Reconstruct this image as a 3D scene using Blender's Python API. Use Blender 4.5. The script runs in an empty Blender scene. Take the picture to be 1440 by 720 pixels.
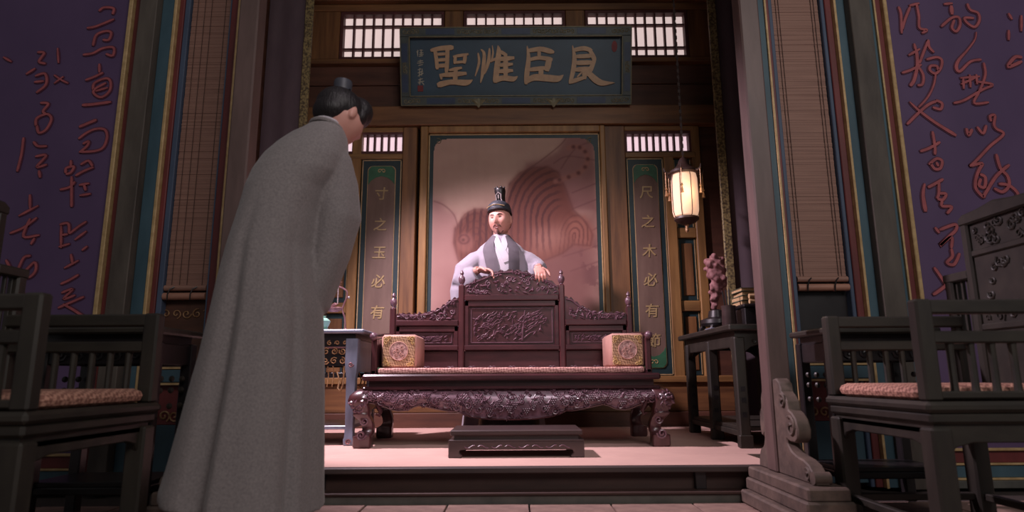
import bpy, bmesh, math, random
import numpy as np
from mathutils import Vector, Matrix, Euler
from mathutils.bvhtree import BVHTree

scene = bpy.context.scene
COL = scene.collection
scene.unit_settings.system = 'METRIC'
scene.unit_settings.scale_length = 0.86      # one unit is 0.86 m

# ------------------------------------------------------------------ camera
cam_data = bpy.data.cameras.new('camera')
cam = bpy.data.objects.new('camera', cam_data)
COL.objects.link(cam)
cam.location = (0, 0, 0.62)
cam_data.sensor_width = 36.0
cam_data.lens = 36.0 * 890 / 1440
cam.rotation_euler = (Euler((math.radians(90 + 10.8), 0, 0)).to_matrix()
                      @ Matrix.Rotation(math.radians(-0.35), 3, 'Z')).to_euler()
cam_data.clip_start = 0.05
cam_data.dof.use_dof = True
cam_data.dof.focus_distance = 4.6
cam_data.dof.aperture_fstop = 2.0
scene.camera = cam

# ------------------------------------------------------------------ world, lights, exposure
scene.view_settings.view_transform = 'Standard'
scene.view_settings.look = 'None'
scene.view_settings.gamma = 1.0
scene.view_settings.use_curve_mapping = False
scene.view_settings.exposure = 0.0
world = bpy.data.worlds.new('world')
scene.world = world
world.use_nodes = True
wb = world.node_tree.nodes['Background']
wb.inputs['Color'].default_value = (0.95, 0.90, 0.92, 1)
wb.inputs['Strength'].default_value = 0.10

def lamp(name, kind, loc, target, energy, color, **kw):
    d = bpy.data.lights.new(name, kind)
    d.energy = energy
    d.color = color
    for k, v in kw.items():
        setattr(d, k, v)
    o = bpy.data.objects.new(name, d)
    COL.objects.link(o)
    o.location = loc
    if target is not None:
        o.rotation_euler = (Vector(target) - Vector(loc)).to_track_quat('-Z', 'Y').to_euler()
    return o

lamp('key_spot', 'SPOT', (-1.9, 4.0, 3.6), (0.05, 4.5, 0.5), 950, (1.0, 0.79, 0.92),
     spot_size=math.radians(88), spot_blend=0.55, shadow_soft_size=0.10)
lamp('front_fill', 'AREA', (2.0, -2.0, 4.0), (-0.1, 3.6, 0.9), 118, (1.0, 0.92, 0.89),
     shape='RECTANGLE', size=3.0, size_y=1.6)

lamp('front_spot', 'SPOT', (0.5, 0.6, 4.5), (-0.35, 4.6, 0.75), 380, (1.0, 0.82, 0.95),
     spot_size=math.radians(36), spot_blend=0.9, shadow_soft_size=0.35)

# ------------------------------------------------------------------ helpers
def lin(c):
    r = []
    for v in c:
        v = v / 255.0
        r.append(v / 12.92 if v <= 0.04045 else ((v + 0.055) / 1.055) ** 2.4)
    return (r[0], r[1], r[2], 1.0)

MATS = {}
def mat(name, c1, c2=None, scale=(8, 8, 8), rough=0.5, metal=0.0, bump=0.0, detail=4.0, coat=0.0,
        emit=0.0, spec=0.5, contrast=0.5, tex='noise', sheen=0.0, sub=0.0):
    if name in MATS:
        return MATS[name]
    m = bpy.data.materials.new(name)
    m.use_nodes = True
    nt = m.node_tree
    b = nt.nodes['Principled BSDF']
    b.inputs['Roughness'].default_value = rough
    b.inputs['Metallic'].default_value = metal
    b.inputs['Specular IOR Level'].default_value = spec
    b.inputs['Coat Weight'].default_value = coat
    b.inputs['Coat Roughness'].default_value = 0.2
    b.inputs['Sheen Weight'].default_value = sheen
    if sub:
        b.inputs['Subsurface Weight'].default_value = sub
        b.inputs['Subsurface Radius'].default_value = (0.02, 0.008, 0.005)
    c2 = c2 or tuple(v * 0.75 for v in c1)
    tc = nt.nodes.new('ShaderNodeTexCoord')
    mp = nt.nodes.new('ShaderNodeMapping')
    mp.inputs['Scale'].default_value = scale
    nt.links.new(tc.outputs['Object'], mp.inputs['Vector'])
    if tex == 'checker':
        mp.inputs['Rotation'].default_value = (0.62, 0.79, 0.35)
        t = nt.nodes.new('ShaderNodeTexChecker')
        t.inputs['Scale'].default_value = 1.0
        t.inputs['Color1'].default_value = lin(c1)
        t.inputs['Color2'].default_value = lin(c2)
        nt.links.new(mp.outputs['Vector'], t.inputs['Vector'])
        nt.links.new(t.outputs['Color'], b.inputs['Base Color'])
        fac = t.outputs['Fac']
    else:
        t = nt.nodes.new('ShaderNodeTexNoise')
        t.inputs['Scale'].default_value = 1.0
        t.inputs['Detail'].default_value = detail
        t.inputs['Roughness'].default_value = 0.6
        nt.links.new(mp.outputs['Vector'], t.inputs['Vector'])
        r = nt.nodes.new('ShaderNodeValToRGB')
        r.color_ramp.elements[0].position = 0.5 - contrast * 0.4
        r.color_ramp.elements[1].position = 0.5 + contrast * 0.4
        r.color_ramp.elements[0].color = lin(c2)
        r.color_ramp.elements[1].color = lin(c1)
        nt.links.new(t.outputs['Fac'], r.inputs['Fac'])
        nt.links.new(r.outputs['Color'], b.inputs['Base Color'])
        fac = t.outputs['Fac']
    if emit:
        b.inputs['Emission Color'].default_value = lin(c1)
        b.inputs['Emission Strength'].default_value = emit
    if bump:
        bp = nt.nodes.new('ShaderNodeBump')
        bp.inputs['Strength'].default_value = bump
        bp.inputs['Distance'].default_value = 0.01
        nt.links.new(fac, bp.inputs['Height'])
        nt.links.new(bp.outputs['Normal'], b.inputs['Normal'])
    MATS[name] = m
    return m

M = {}
M['wood'] = mat('warm_wood', (138, 96, 58), (90, 58, 36), (14, 14, 1.2), 0.5, bump=0.15)
M['wood_h'] = mat('warm_wood_h', (132, 92, 56), (86, 56, 35), (1.2, 14, 14), 0.5, bump=0.15)
M['wood_board'] = mat('dark_board', (96, 60, 44), (64, 38, 28), (1.5, 10, 10), 0.6, bump=0.15)
M['wood_pale'] = mat('pale_wood', (158, 118, 70), (116, 82, 46), (16, 16, 1.5), 0.5, bump=0.1)
M['wood_pale_h'] = mat('pale_wood_h', (150, 112, 66), (110, 78, 44), (1.5, 16, 16), 0.5, bump=0.1)
M['rose'] = mat('rosewood', (74, 40, 43), (50, 28, 31), (3, 12, 12), 0.3, coat=0.4, bump=0.05)
M['rose_v'] = mat('rosewood_v', (82, 44, 46), (54, 30, 33), (12, 12, 3), 0.3, coat=0.4, bump=0.05)
M['rose_lit'] = mat('rosewood_lit_carving', (118, 88, 98), (84, 58, 68), (30, 30, 30), 0.34, coat=0.25)  # lighter copy of the rosewood, lavender highlights put into its colour
M['stool'] = mat('stool_lacquer', (74, 58, 56), (56, 44, 43), (2, 20, 20), 0.38, coat=0.3)
M['ebony'] = mat('ebony', (54, 49, 42), (36, 32, 28), (4, 12, 12), 0.5, coat=0.05, bump=0.08)
M['ebony_v'] = mat('ebony_v', (54, 49, 42), (36, 32, 28), (12, 12, 3), 0.5, coat=0.05, bump=0.08)
M['black'] = mat('black_lacquer', (34, 30, 32), (24, 20, 22), (10, 10, 10), 0.4, coat=0.2)
M['slate'] = mat('slate_lacquer', (128, 134, 152), (98, 104, 120), (12, 12, 4), 0.35, coat=0.3)
M['gold'] = mat('dull_gold', (200, 170, 124), (168, 138, 94), (20, 20, 20), 0.5, metal=0.15)
M['gold_carve'] = mat('gilt_carving', (190, 150, 110), (120, 84, 56), (40, 40, 40), 0.45, metal=0.3)
M['teal'] = mat('teal_paint', (70, 98, 110), (52, 78, 90), (6, 6, 2), 0.55, bump=0.05)
M['bluegrey'] = mat('blue_grey_paint', (78, 92, 116), (62, 76, 98), (6, 6, 2), 0.55)
M['redpaint'] = mat('dark_red_paint', (122, 52, 52), (92, 40, 40), (8, 8, 2), 0.5, bump=0.05)
M['postbrown'] = mat('weathered_post', (92, 84, 76), (66, 58, 52), (9, 9, 2.2), 0.6, bump=0.25)
M['postpink'] = mat('reddish_post', (112, 90, 86), (84, 66, 62), (9, 9, 1.6), 0.5, bump=0.15)
M['purple'] = mat('purple_panel', (92, 70, 106), (82, 62, 97), (2, 2, 1.2), 0.6)
M['letter'] = mat('rust_red_lettering', (176, 92, 96), (144, 72, 78), (14, 14, 14), 0.6)
M['letter_edge'] = mat('lettering_outline', (88, 44, 66), (76, 38, 60), (14, 14, 14), 0.7)  # darker embroidered outline under the strokes
M['backing'] = mat('dark_backing', (58, 40, 36), (44, 30, 28), (4, 4, 4), 0.7)
M['bamboo'] = mat('bamboo_slats', (164, 124, 108), (130, 94, 82), (1.5, 8, 60), 0.6, contrast=0.7)
M['bamboo_rod'] = mat('bamboo_rod', (176, 128, 108), (146, 102, 86), (2, 12, 12), 0.5)
M['cord'] = mat('cord', (92, 66, 58), None, (30, 30, 30), 0.8)
M['mat_floor'] = mat('platform_mat', (206, 170, 156), (194, 158, 146), (3, 3, 3), 0.75, bump=0.03)
M['platform_edge'] = mat('platform_edge', (78, 64, 60), (56, 48, 48), (2, 20, 20), 0.5)
M['riser'] = mat('platform_riser', (72, 48, 42), (54, 36, 32), (3, 10, 10), 0.6)
M['greystone'] = mat('green_grey_stone', (92, 90, 84), (70, 70, 66), (8, 8, 8), 0.6, bump=0.2)
M['paving'] = mat('paving_stone', (148, 120, 108), (116, 92, 84), (5, 5, 5), 0.7, bump=0.3, detail=8)
M['joint'] = mat('paving_joint', (60, 48, 44), None, (6, 6, 6), 0.9)
M['carvedstone'] = mat('carved_stone', (108, 90, 80), (72, 60, 54), (14, 14, 14), 0.7, bump=0.4, detail=8)
M['plaque'] = mat('plaque_blue', (48, 74, 90), (38, 60, 74), (3, 3, 3), 0.5)
M['plaque_frame'] = mat('plaque_frame_green', (70, 80, 74), (48, 58, 58), (12, 12, 12), 0.5)
M['plaque_blue'] = mat('plaque_frame_blue', (44, 62, 88), (34, 50, 72), (12, 12, 12), 0.5)
M['olive'] = mat('olive_gilt', (122, 116, 86), (92, 88, 64), (30, 30, 30), 0.5, metal=0.1)
M['plaque_gold'] = mat('plaque_letter_gold', (184, 154, 118), (164, 134, 102), (16, 16, 16), 0.5)
M['ivory'] = mat('pale_script', (176, 172, 150), None, (16, 16, 16), 0.6)
M['seal'] = mat('seal_red', (130, 44, 46), None, (30, 30, 30), 0.6)
M['deepgreen'] = mat('deep_green_border', (30, 54, 58), (24, 42, 46), (8, 8, 3), 0.5)
M['green'] = mat('bright_green_cloud', (52, 106, 74), (42, 88, 62), (14, 14, 14), 0.5)
M['couplet'] = mat('couplet_board', (120, 96, 84), (98, 76, 66), (10, 10, 2), 0.6)
M['couplet_gold'] = mat('couplet_gold', (178, 154, 110), (150, 126, 86), (20, 20, 20), 0.5)
M['paper'] = mat('lit_window_paper', (255, 222, 232), (255, 216, 226), (3, 3, 3), 0.8, emit=0.80)
M['paper_high'] = mat('lit_window_paper_high', (238, 214, 210), (232, 206, 202), (3, 3, 3), 0.8, emit=0.72)
M['lattice'] = mat('lattice_bar', (92, 46, 44), (70, 34, 34), (10, 10, 10), 0.6)
M['brocade'] = mat('brocade_trim', (150, 136, 92), (74, 62, 46), (50, 50, 50), 0.6, contrast=0.25)
M['drape'] = mat('dark_drape', (92, 78, 84), (80, 66, 74), (8, 8, 2), 0.8)
M['seatmat'] = mat('woven_seat_mat', (206, 158, 146), (150, 104, 98), (75, 75, 75), 0.8, tex='checker', bump=0.2)
M['cushion'] = mat('woven_squab', (200, 150, 130), (146, 100, 86), (70, 70, 70), 0.8, tex='checker', bump=0.2)
M['bolster'] = mat('bolster_brocade', (188, 154, 118), (124, 92, 66), (95, 95, 95), 0.7, tex='checker', bump=0.15)
M['bolster_side'] = mat('bolster_side_silk', (190, 146, 132), (170, 128, 116), (6, 6, 6), 0.7)
M['bolster_gold'] = mat('bolster_gold_thread', (196, 164, 104), (160, 128, 80), (60, 60, 60), 0.6)
M['medallion'] = mat('medallion_thread', (196, 160, 150), (130, 92, 88), (50, 50, 50), 0.6, contrast=0.3)
M['robe_grey'] = mat('grey_robe_cloth', (148, 140, 139), (118, 111, 112), (130, 130, 130), 0.85, bump=0.15, contrast=0.6, sheen=0.2)
M['robe_white'] = mat('pale_robe_cloth', (164, 157, 167), (148, 141, 153), (5, 5, 5), 0.85, sheen=0.2)
M['robe_in'] = mat('white_under_robe', (206, 198, 206), (196, 188, 196), (5, 5, 5), 0.85)
M['lapel'] = mat('grey_lapel', (104, 97, 104), (92, 85, 93), (20, 20, 20), 0.8)
M['skin'] = mat('skin', (214, 160, 146), (204, 146, 132), (10, 10, 10), 0.5, sub=0.08)
M['lips'] = mat('lips', (164, 96, 92), None, (10, 10, 10), 0.5)
M['hair'] = mat('black_hair', (34, 28, 30), (22, 18, 20), (90, 90, 12), 0.5, bump=0.5)
M['beard'] = mat('thin_beard', (122, 88, 82), (96, 68, 64), (60, 60, 20), 0.7)
M['eye'] = mat('eye_dark', (40, 28, 26), None, (10, 10, 10), 0.2)
M['hat'] = mat('black_gauze_hat', (66, 68, 76), (54, 56, 64), (40, 40, 40), 0.5)
M['silver'] = mat('silver', (200, 186, 184), (170, 156, 156), (30, 30, 30), 0.3, metal=0.6)
M['bronze'] = mat('pinkish_bronze', (168, 126, 128), (130, 92, 96), (30, 30, 30), 0.35, metal=0.5)
M['celadon'] = mat('celadon_glaze', (160, 208, 190), (140, 190, 172), (12, 12, 12), 0.2, coat=0.5)
M['lampshade'] = mat('lantern_silk', (255, 206, 172), (250, 196, 160), (6, 6, 6), 0.7, emit=0.56)
M['lampcap'] = mat('lantern_frame', (70, 48, 42), (50, 34, 30), (20, 20, 20), 0.5)
M['rock'] = mat('gnarled_rock', (160, 112, 112), (98, 60, 62), (24, 24, 24), 0.7, bump=0.5, detail=8)
M['book'] = mat('book_paper', (196, 166, 124), (172, 140, 100), (3, 40, 60), 0.8)
M['bookcover'] = mat('book_cover', (92, 96, 74), (74, 78, 60), (20, 20, 20), 0.7)
M['ceiling'] = mat('ceiling_boards', (60, 40, 30), (44, 30, 22), (2, 10, 10), 0.7)

ORG = {}
def tag(o, label=None, cat=None, group=None, kind=None):
    if label: o['label'] = label
    if cat: o['category'] = cat
    if group: o['group'] = group
    if kind: o['kind'] = kind
    return o

def empty(name, loc, label=None, cat=None, group=None, kind=None, rz=0.0):
    o = bpy.data.objects.new(name, None)
    o.empty_display_size = 0.1
    COL.objects.link(o)
    o.location = loc
    o.rotation_euler = (0, 0, rz)
    ORG[o.name] = Vector(loc)
    return tag(o, label, cat, group, kind)

class MB:
    def __init__(s):
        s.v = []; s.f = []
    def add(s, verts, faces):
        n = len(s.v)
        s.v.extend([tuple(p) for p in verts])
        s.f.extend([tuple(i + n for i in f) for f in faces])
        return s
    def box(s, x0, x1, y0, y1, z0, z1):
        return s.add([(x0,y0,z0),(x1,y0,z0),(x1,y1,z0),(x0,y1,z0),(x0,y0,z1),(x1,y0,z1),(x1,y1,z1),(x0,y1,z1)],
                     [(0,3,2,1),(4,5,6,7),(0,1,5,4),(1,2,6,5),(2,3,7,6),(3,0,4,7)])
    def sphere(s, c, r, n=8, m=6):
        if not isinstance(r, (tuple, list)): r = (r, r, r)
        vs = [(c[0], c[1], c[2] - r[2])]
        for j in range(1, m):
            a = math.pi * j / m - math.pi / 2
            for i in range(n):
                t = 2 * math.pi * i / n
                vs.append((c[0] + r[0]*math.cos(a)*math.cos(t), c[1] + r[1]*math.cos(a)*math.sin(t), c[2] + r[2]*math.sin(a)))
        vs.append((c[0], c[1], c[2] + r[2]))
        fs = []
        for i in range(n):
            fs.append((0, 1 + (i+1) % n, 1 + i))
            for j in range(m - 2):
                a = 1 + j*n
                fs.append((a + i, a + (i+1) % n, a + n + (i+1) % n, a + n + i))
            a = 1 + (m-2)*n
            fs.append((a + i, a + (i+1) % n, len(vs) - 1))
        return s.add(vs, fs)
    def lathe(s, prof, c=(0, 0, 0), n=16):
        """prof: list of (r,z), around the vertical through c"""
        vs = []; fs = []
        for r, z in prof:
            for i in range(n):
                t = 2*math.pi*i/n
                vs.append((c[0] + r*math.cos(t), c[1] + r*math.sin(t), c[2] + z))
        k = len(prof)
        for j in range(k-1):
            for i in range(n):
                fs.append((j*n+i, j*n+(i+1) % n, (j+1)*n+(i+1) % n, (j+1)*n+i))
        fs.append(tuple(reversed(range(n))))
        fs.append(tuple(range((k-1)*n, k*n)))
        return s.add(vs, fs)
    def tube(s, pts, r, n=6, flat=None):
        """tube along pts; r scalar or list; flat scales the section across Y"""
        P = [Vector(p) for p in pts]
        R = r if isinstance(r, (list, tuple)) else [r]*len(P)
        vs = []; fs = []
        up = None
        for i, p in enumerate(P):
            d = (P[min(i+1, len(P)-1)] - P[max(i-1, 0)])
            if d.length < 1e-9: d = Vector((0, 0, 1))
            d.normalize()
            if up is None:
                up = Vector((0, 1, 0)) if abs(d.y) < 0.9 else Vector((1, 0, 0))
            a = d.cross(up)
            if a.length < 1e-4: a = d.cross(Vector((1, 0.3, 0)))
            a.normalize(); b = a.cross(d).normalized(); up = b
            for k in range(n):
                t = 2*math.pi*k/n
                vs.append(p + a*math.cos(t)*R[i] + b*math.sin(t)*R[i]*(flat or 1.0))
        for j in range(len(P)-1):
            for k in range(n):
                fs.append((j*n+k, j*n+(k+1) % n, (j+1)*n+(k+1) % n, (j+1)*n+k))
        fs.append(tuple(reversed(range(n)))); fs.append(tuple(range((len(P)-1)*n, len(P)*n)))
        return s.add(vs, fs)
    def cyl(s, p0, p1, r0, r1=None, n=12):
        return s.tube([p0, p1], [r0, r0 if r1 is None else r1], n)
    def prism(s, out, d0, d1, plane='xz'):
        """extrude an outline; plane 'xz' along y, 'yz' along x, 'xy' along z"""
        def P(a, b, d):
            return {'xz': (a, d, b), 'yz': (d, a, b), 'xy': (a, b, d)}[plane]
        n = len(out)
        vs = [P(a, b, d0) for a, b in out] + [P(a, b, d1) for a, b in out]
        fs = [tuple(range(n)), tuple(reversed(range(n, 2*n)))]
        for i in range(n):
            j = (i+1) % n
            fs.append((i, i+n, j+n, j))
        return s.add(vs, fs)
    def ribbon(s, pts, y, th=0.003, extra=0.0):
        """a brush stroke in the XZ plane: pts (x,z,halfwidth), smoothed, th thick towards -y"""
        P = smooth_path(pts, 5) if len(pts) > 2 else smooth_path(pts, 3)
        n = len(P)
        L = []; R_ = []
        for i in range(n):
            a = P[max(i-1, 0)]; b = P[min(i+1, n-1)]
            dx, dz = b[0]-a[0], b[1]-a[1]
            l = math.hypot(dx, dz) or 1e-6
            w = P[i][2] + extra
            ex = 0.0
            if i == 0: ex = -w*0.5
            if i == n-1: ex = w*0.5
            cx, cz = P[i][0] + dx/l*ex, P[i][1] + dz/l*ex
            if i in (0, n-1): w *= 0.6
            L.append((cx - dz/l*w, cz + dx/l*w)); R_.append((cx + dz/l*w, cz - dx/l*w))
        vs = []
        for i in range(n):
            vs += [(L[i][0], y-th, L[i][1]), (R_[i][0], y-th, R_[i][1]), (L[i][0], y, L[i][1]), (R_[i][0], y, R_[i][1])]
        fs = []
        for i in range(n-1):
            a = 4*i; b = a+4
            fs += [(a, b, b+1, a+1), (a+2, b+2, b, a), (a+1, b+1, b+3, a+3)]
        fs += [(0, 1, 3, 2), (4*n-4, 4*n-2, 4*n-1, 4*n-3)]
        return s.add(vs, fs)
    def loft(s, rings, cap=True):
        n = len(rings[0]); vs = [p for r in rings for p in r]; fs = []
        for j in range(len(rings)-1):
            for i in range(n):
                fs.append((j*n+i, j*n+(i+1) % n, (j+1)*n+(i+1) % n, (j+1)*n+i))
        if cap:
            fs.append(tuple(reversed(range(n)))); fs.append(tuple(range(len(vs)-n, len(vs))))
        return s.add(vs, fs)
    def mesh(s, name, mat_, org=Vector((0, 0, 0)), bevel=0.0, angle=35, smooth=True, xf=None):
        me = bpy.data.meshes.new(name)
        V = [(Vector(p) if xf is None else xf @ Vector(p)) - org for p in s.v]
        me.from_pydata([tuple(p) for p in V], [], s.f)
        bm = bmesh.new(); bm.from_mesh(me)
        bmesh.ops.recalc_face_normals(bm, faces=bm.faces)
        if bevel:
            ed = [e for e in bm.edges if len(e.link_faces) == 2 and e.calc_face_angle(0) > 0.6]
            bmesh.ops.bevel(bm, geom=ed, offset=bevel, segments=1, affect='EDGES', clamp_overlap=True)
        bm.to_mesh(me); bm.free()
        if smooth:
            me.polygons.foreach_set('use_smooth', [True]*len(me.polygons))
            me.set_sharp_from_angle(angle=math.radians(angle))
        if mat_ is not None: me.materials.append(M[mat_] if isinstance(mat_, str) else mat_)
        return me
    def build(s, name, mat_, parent=None, bevel=0.0, angle=35, smooth=True, local=False, xf=None, **tg):
        org = Vector((0, 0, 0))
        if parent is not None and not local:
            org = ORG.get(parent.name, org)
        me = s.mesh(name, mat_, org, bevel, angle, smooth, xf)
        return put(name, me, parent, **tg)

def put(name, me, parent=None, loc=(0, 0, 0), **tg):
    o = bpy.data.objects.new(name, me)
    COL.objects.link(o)
    o.location = loc
    if parent is not None:
        o.parent = parent
        ORG[o.name] = ORG.get(parent.name, Vector((0, 0, 0)))
    return tag(o, **tg)

def solo(name, mb, mat_, base, label, cat, group=None, kind=None, **kw):
    """a thing that is one mesh, origin at its base"""
    me = mb.mesh(name, mat_, Vector(base), **kw)
    o = put(name, me, None, base)
    ORG[o.name] = Vector(base)
    return tag(o, label, cat, group, kind)

def bx(name, mat_, parent, x0, x1, y0, y1, z0, z1, bevel=0.004, **kw):
    return MB().box(x0, x1, y0, y1, z0, z1).build(name, mat_, parent, bevel=bevel, **kw)

def smooth_path(pts, k=4):
    P = [np.array(p, float) for p in pts]
    out = []
    for i in range(len(P)-1):
        p0 = P[max(i-1, 0)]; p1 = P[i]; p2 = P[i+1]; p3 = P[min(i+2, len(P)-1)]
        for j in range(k):
            t = j/k
            q = 0.5*((2*p1) + (-p0+p2)*t + (2*p0-5*p1+4*p2-p3)*t*t + (-p0+3*p1-3*p2+p3)*t**3)
            out.append(q)
    out.append(P[-1])
    return [tuple(float(a) for a in q) for q in out]

def lerp(a, b, t): return a + (b-a)*t
def interp(tab, x):
    """tab: sorted (x, y...) -> linear interpolation"""
    if x <= tab[0][0]: return tab[0][1:]
    for a, b in zip(tab, tab[1:]):
        if x <= b[0]:
            t = (x-a[0])/(b[0]-a[0])
            return tuple(lerp(p, q, t) for p, q in zip(a[1:], b[1:]))
    return tab[-1][1:]

def spiral(mb, c, r, turns, tr, start=0.0, sgn=1, y=None, n=14):
    """a carved scroll in the XZ plane"""
    pts = []
    for i in range(n+1):
        t = i/n
        a = start + sgn*turns*2*math.pi*t
        rr = r*(1-0.85*t)
        pts.append((c[0]+rr*math.cos(a), c[1], c[2]+rr*math.sin(a)))
    mb.tube(pts, tr, 5)

def leaf(mb, c, l, w, ang, th=0.006):
    """a small carved leaf lying in the XZ plane, domed towards -y"""
    ca, sa = math.cos(ang), math.sin(ang)
    def P(u, v, d): return (c[0]+u*ca-v*sa, c[1]-d, c[2]+u*sa+v*ca)
    vs = [P(-l, 0, 0), P(-l*.3, w, 0), P(l*.4, w*.7, 0), P(l, 0, 0), P(l*.4, -w*.7, 0), P(-l*.3, -w, 0), P(-l*.3, 0, th), P(l*.4, 0, th)]
    mb.add(vs, [(0,6,1),(1,6,7,2),(2,7,3),(3,7,4),(4,7,6,5),(5,6,0)])

def remeshed(mb, voxel, smooth_it=4, factor=0.5):
    """union of closed shapes as one continuous surface"""
    me = bpy.data.meshes.new('tmp')
    me.from_pydata(mb.v, [], mb.f)
    bm = bmesh.new(); bm.from_mesh(me)
    bmesh.ops.recalc_face_normals(bm, faces=bm.faces)
    bm.to_mesh(me); bm.free()
    o = bpy.data.objects.new('tmp', me); COL.objects.link(o)
    md = o.modifiers.new('r', 'REMESH'); md.mode = 'VOXEL'; md.voxel_size = voxel; md.use_smooth_shade = True
    if smooth_it:
        sm = o.modifiers.new('s', 'SMOOTH'); sm.iterations = smooth_it; sm.factor = factor
    dg = bpy.context.evaluated_depsgraph_get()
    res = bpy.data.meshes.new_from_object(o.evaluated_get(dg))
    bpy.data.objects.remove(o); bpy.data.meshes.remove(me)
    res.polygons.foreach_set('use_smooth', [True]*len(res.polygons))
    return res

def mesh_thing(name, me, mat_, parent):
    """link an already world-space mesh under a parent"""
    org = ORG.get(parent.name, Vector((0, 0, 0)))
    me.transform(Matrix.Translation(-org))
    me.materials.clear(); me.materials.append(M[mat_])
    me.name = name
    return put(name, me, parent)

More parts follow.
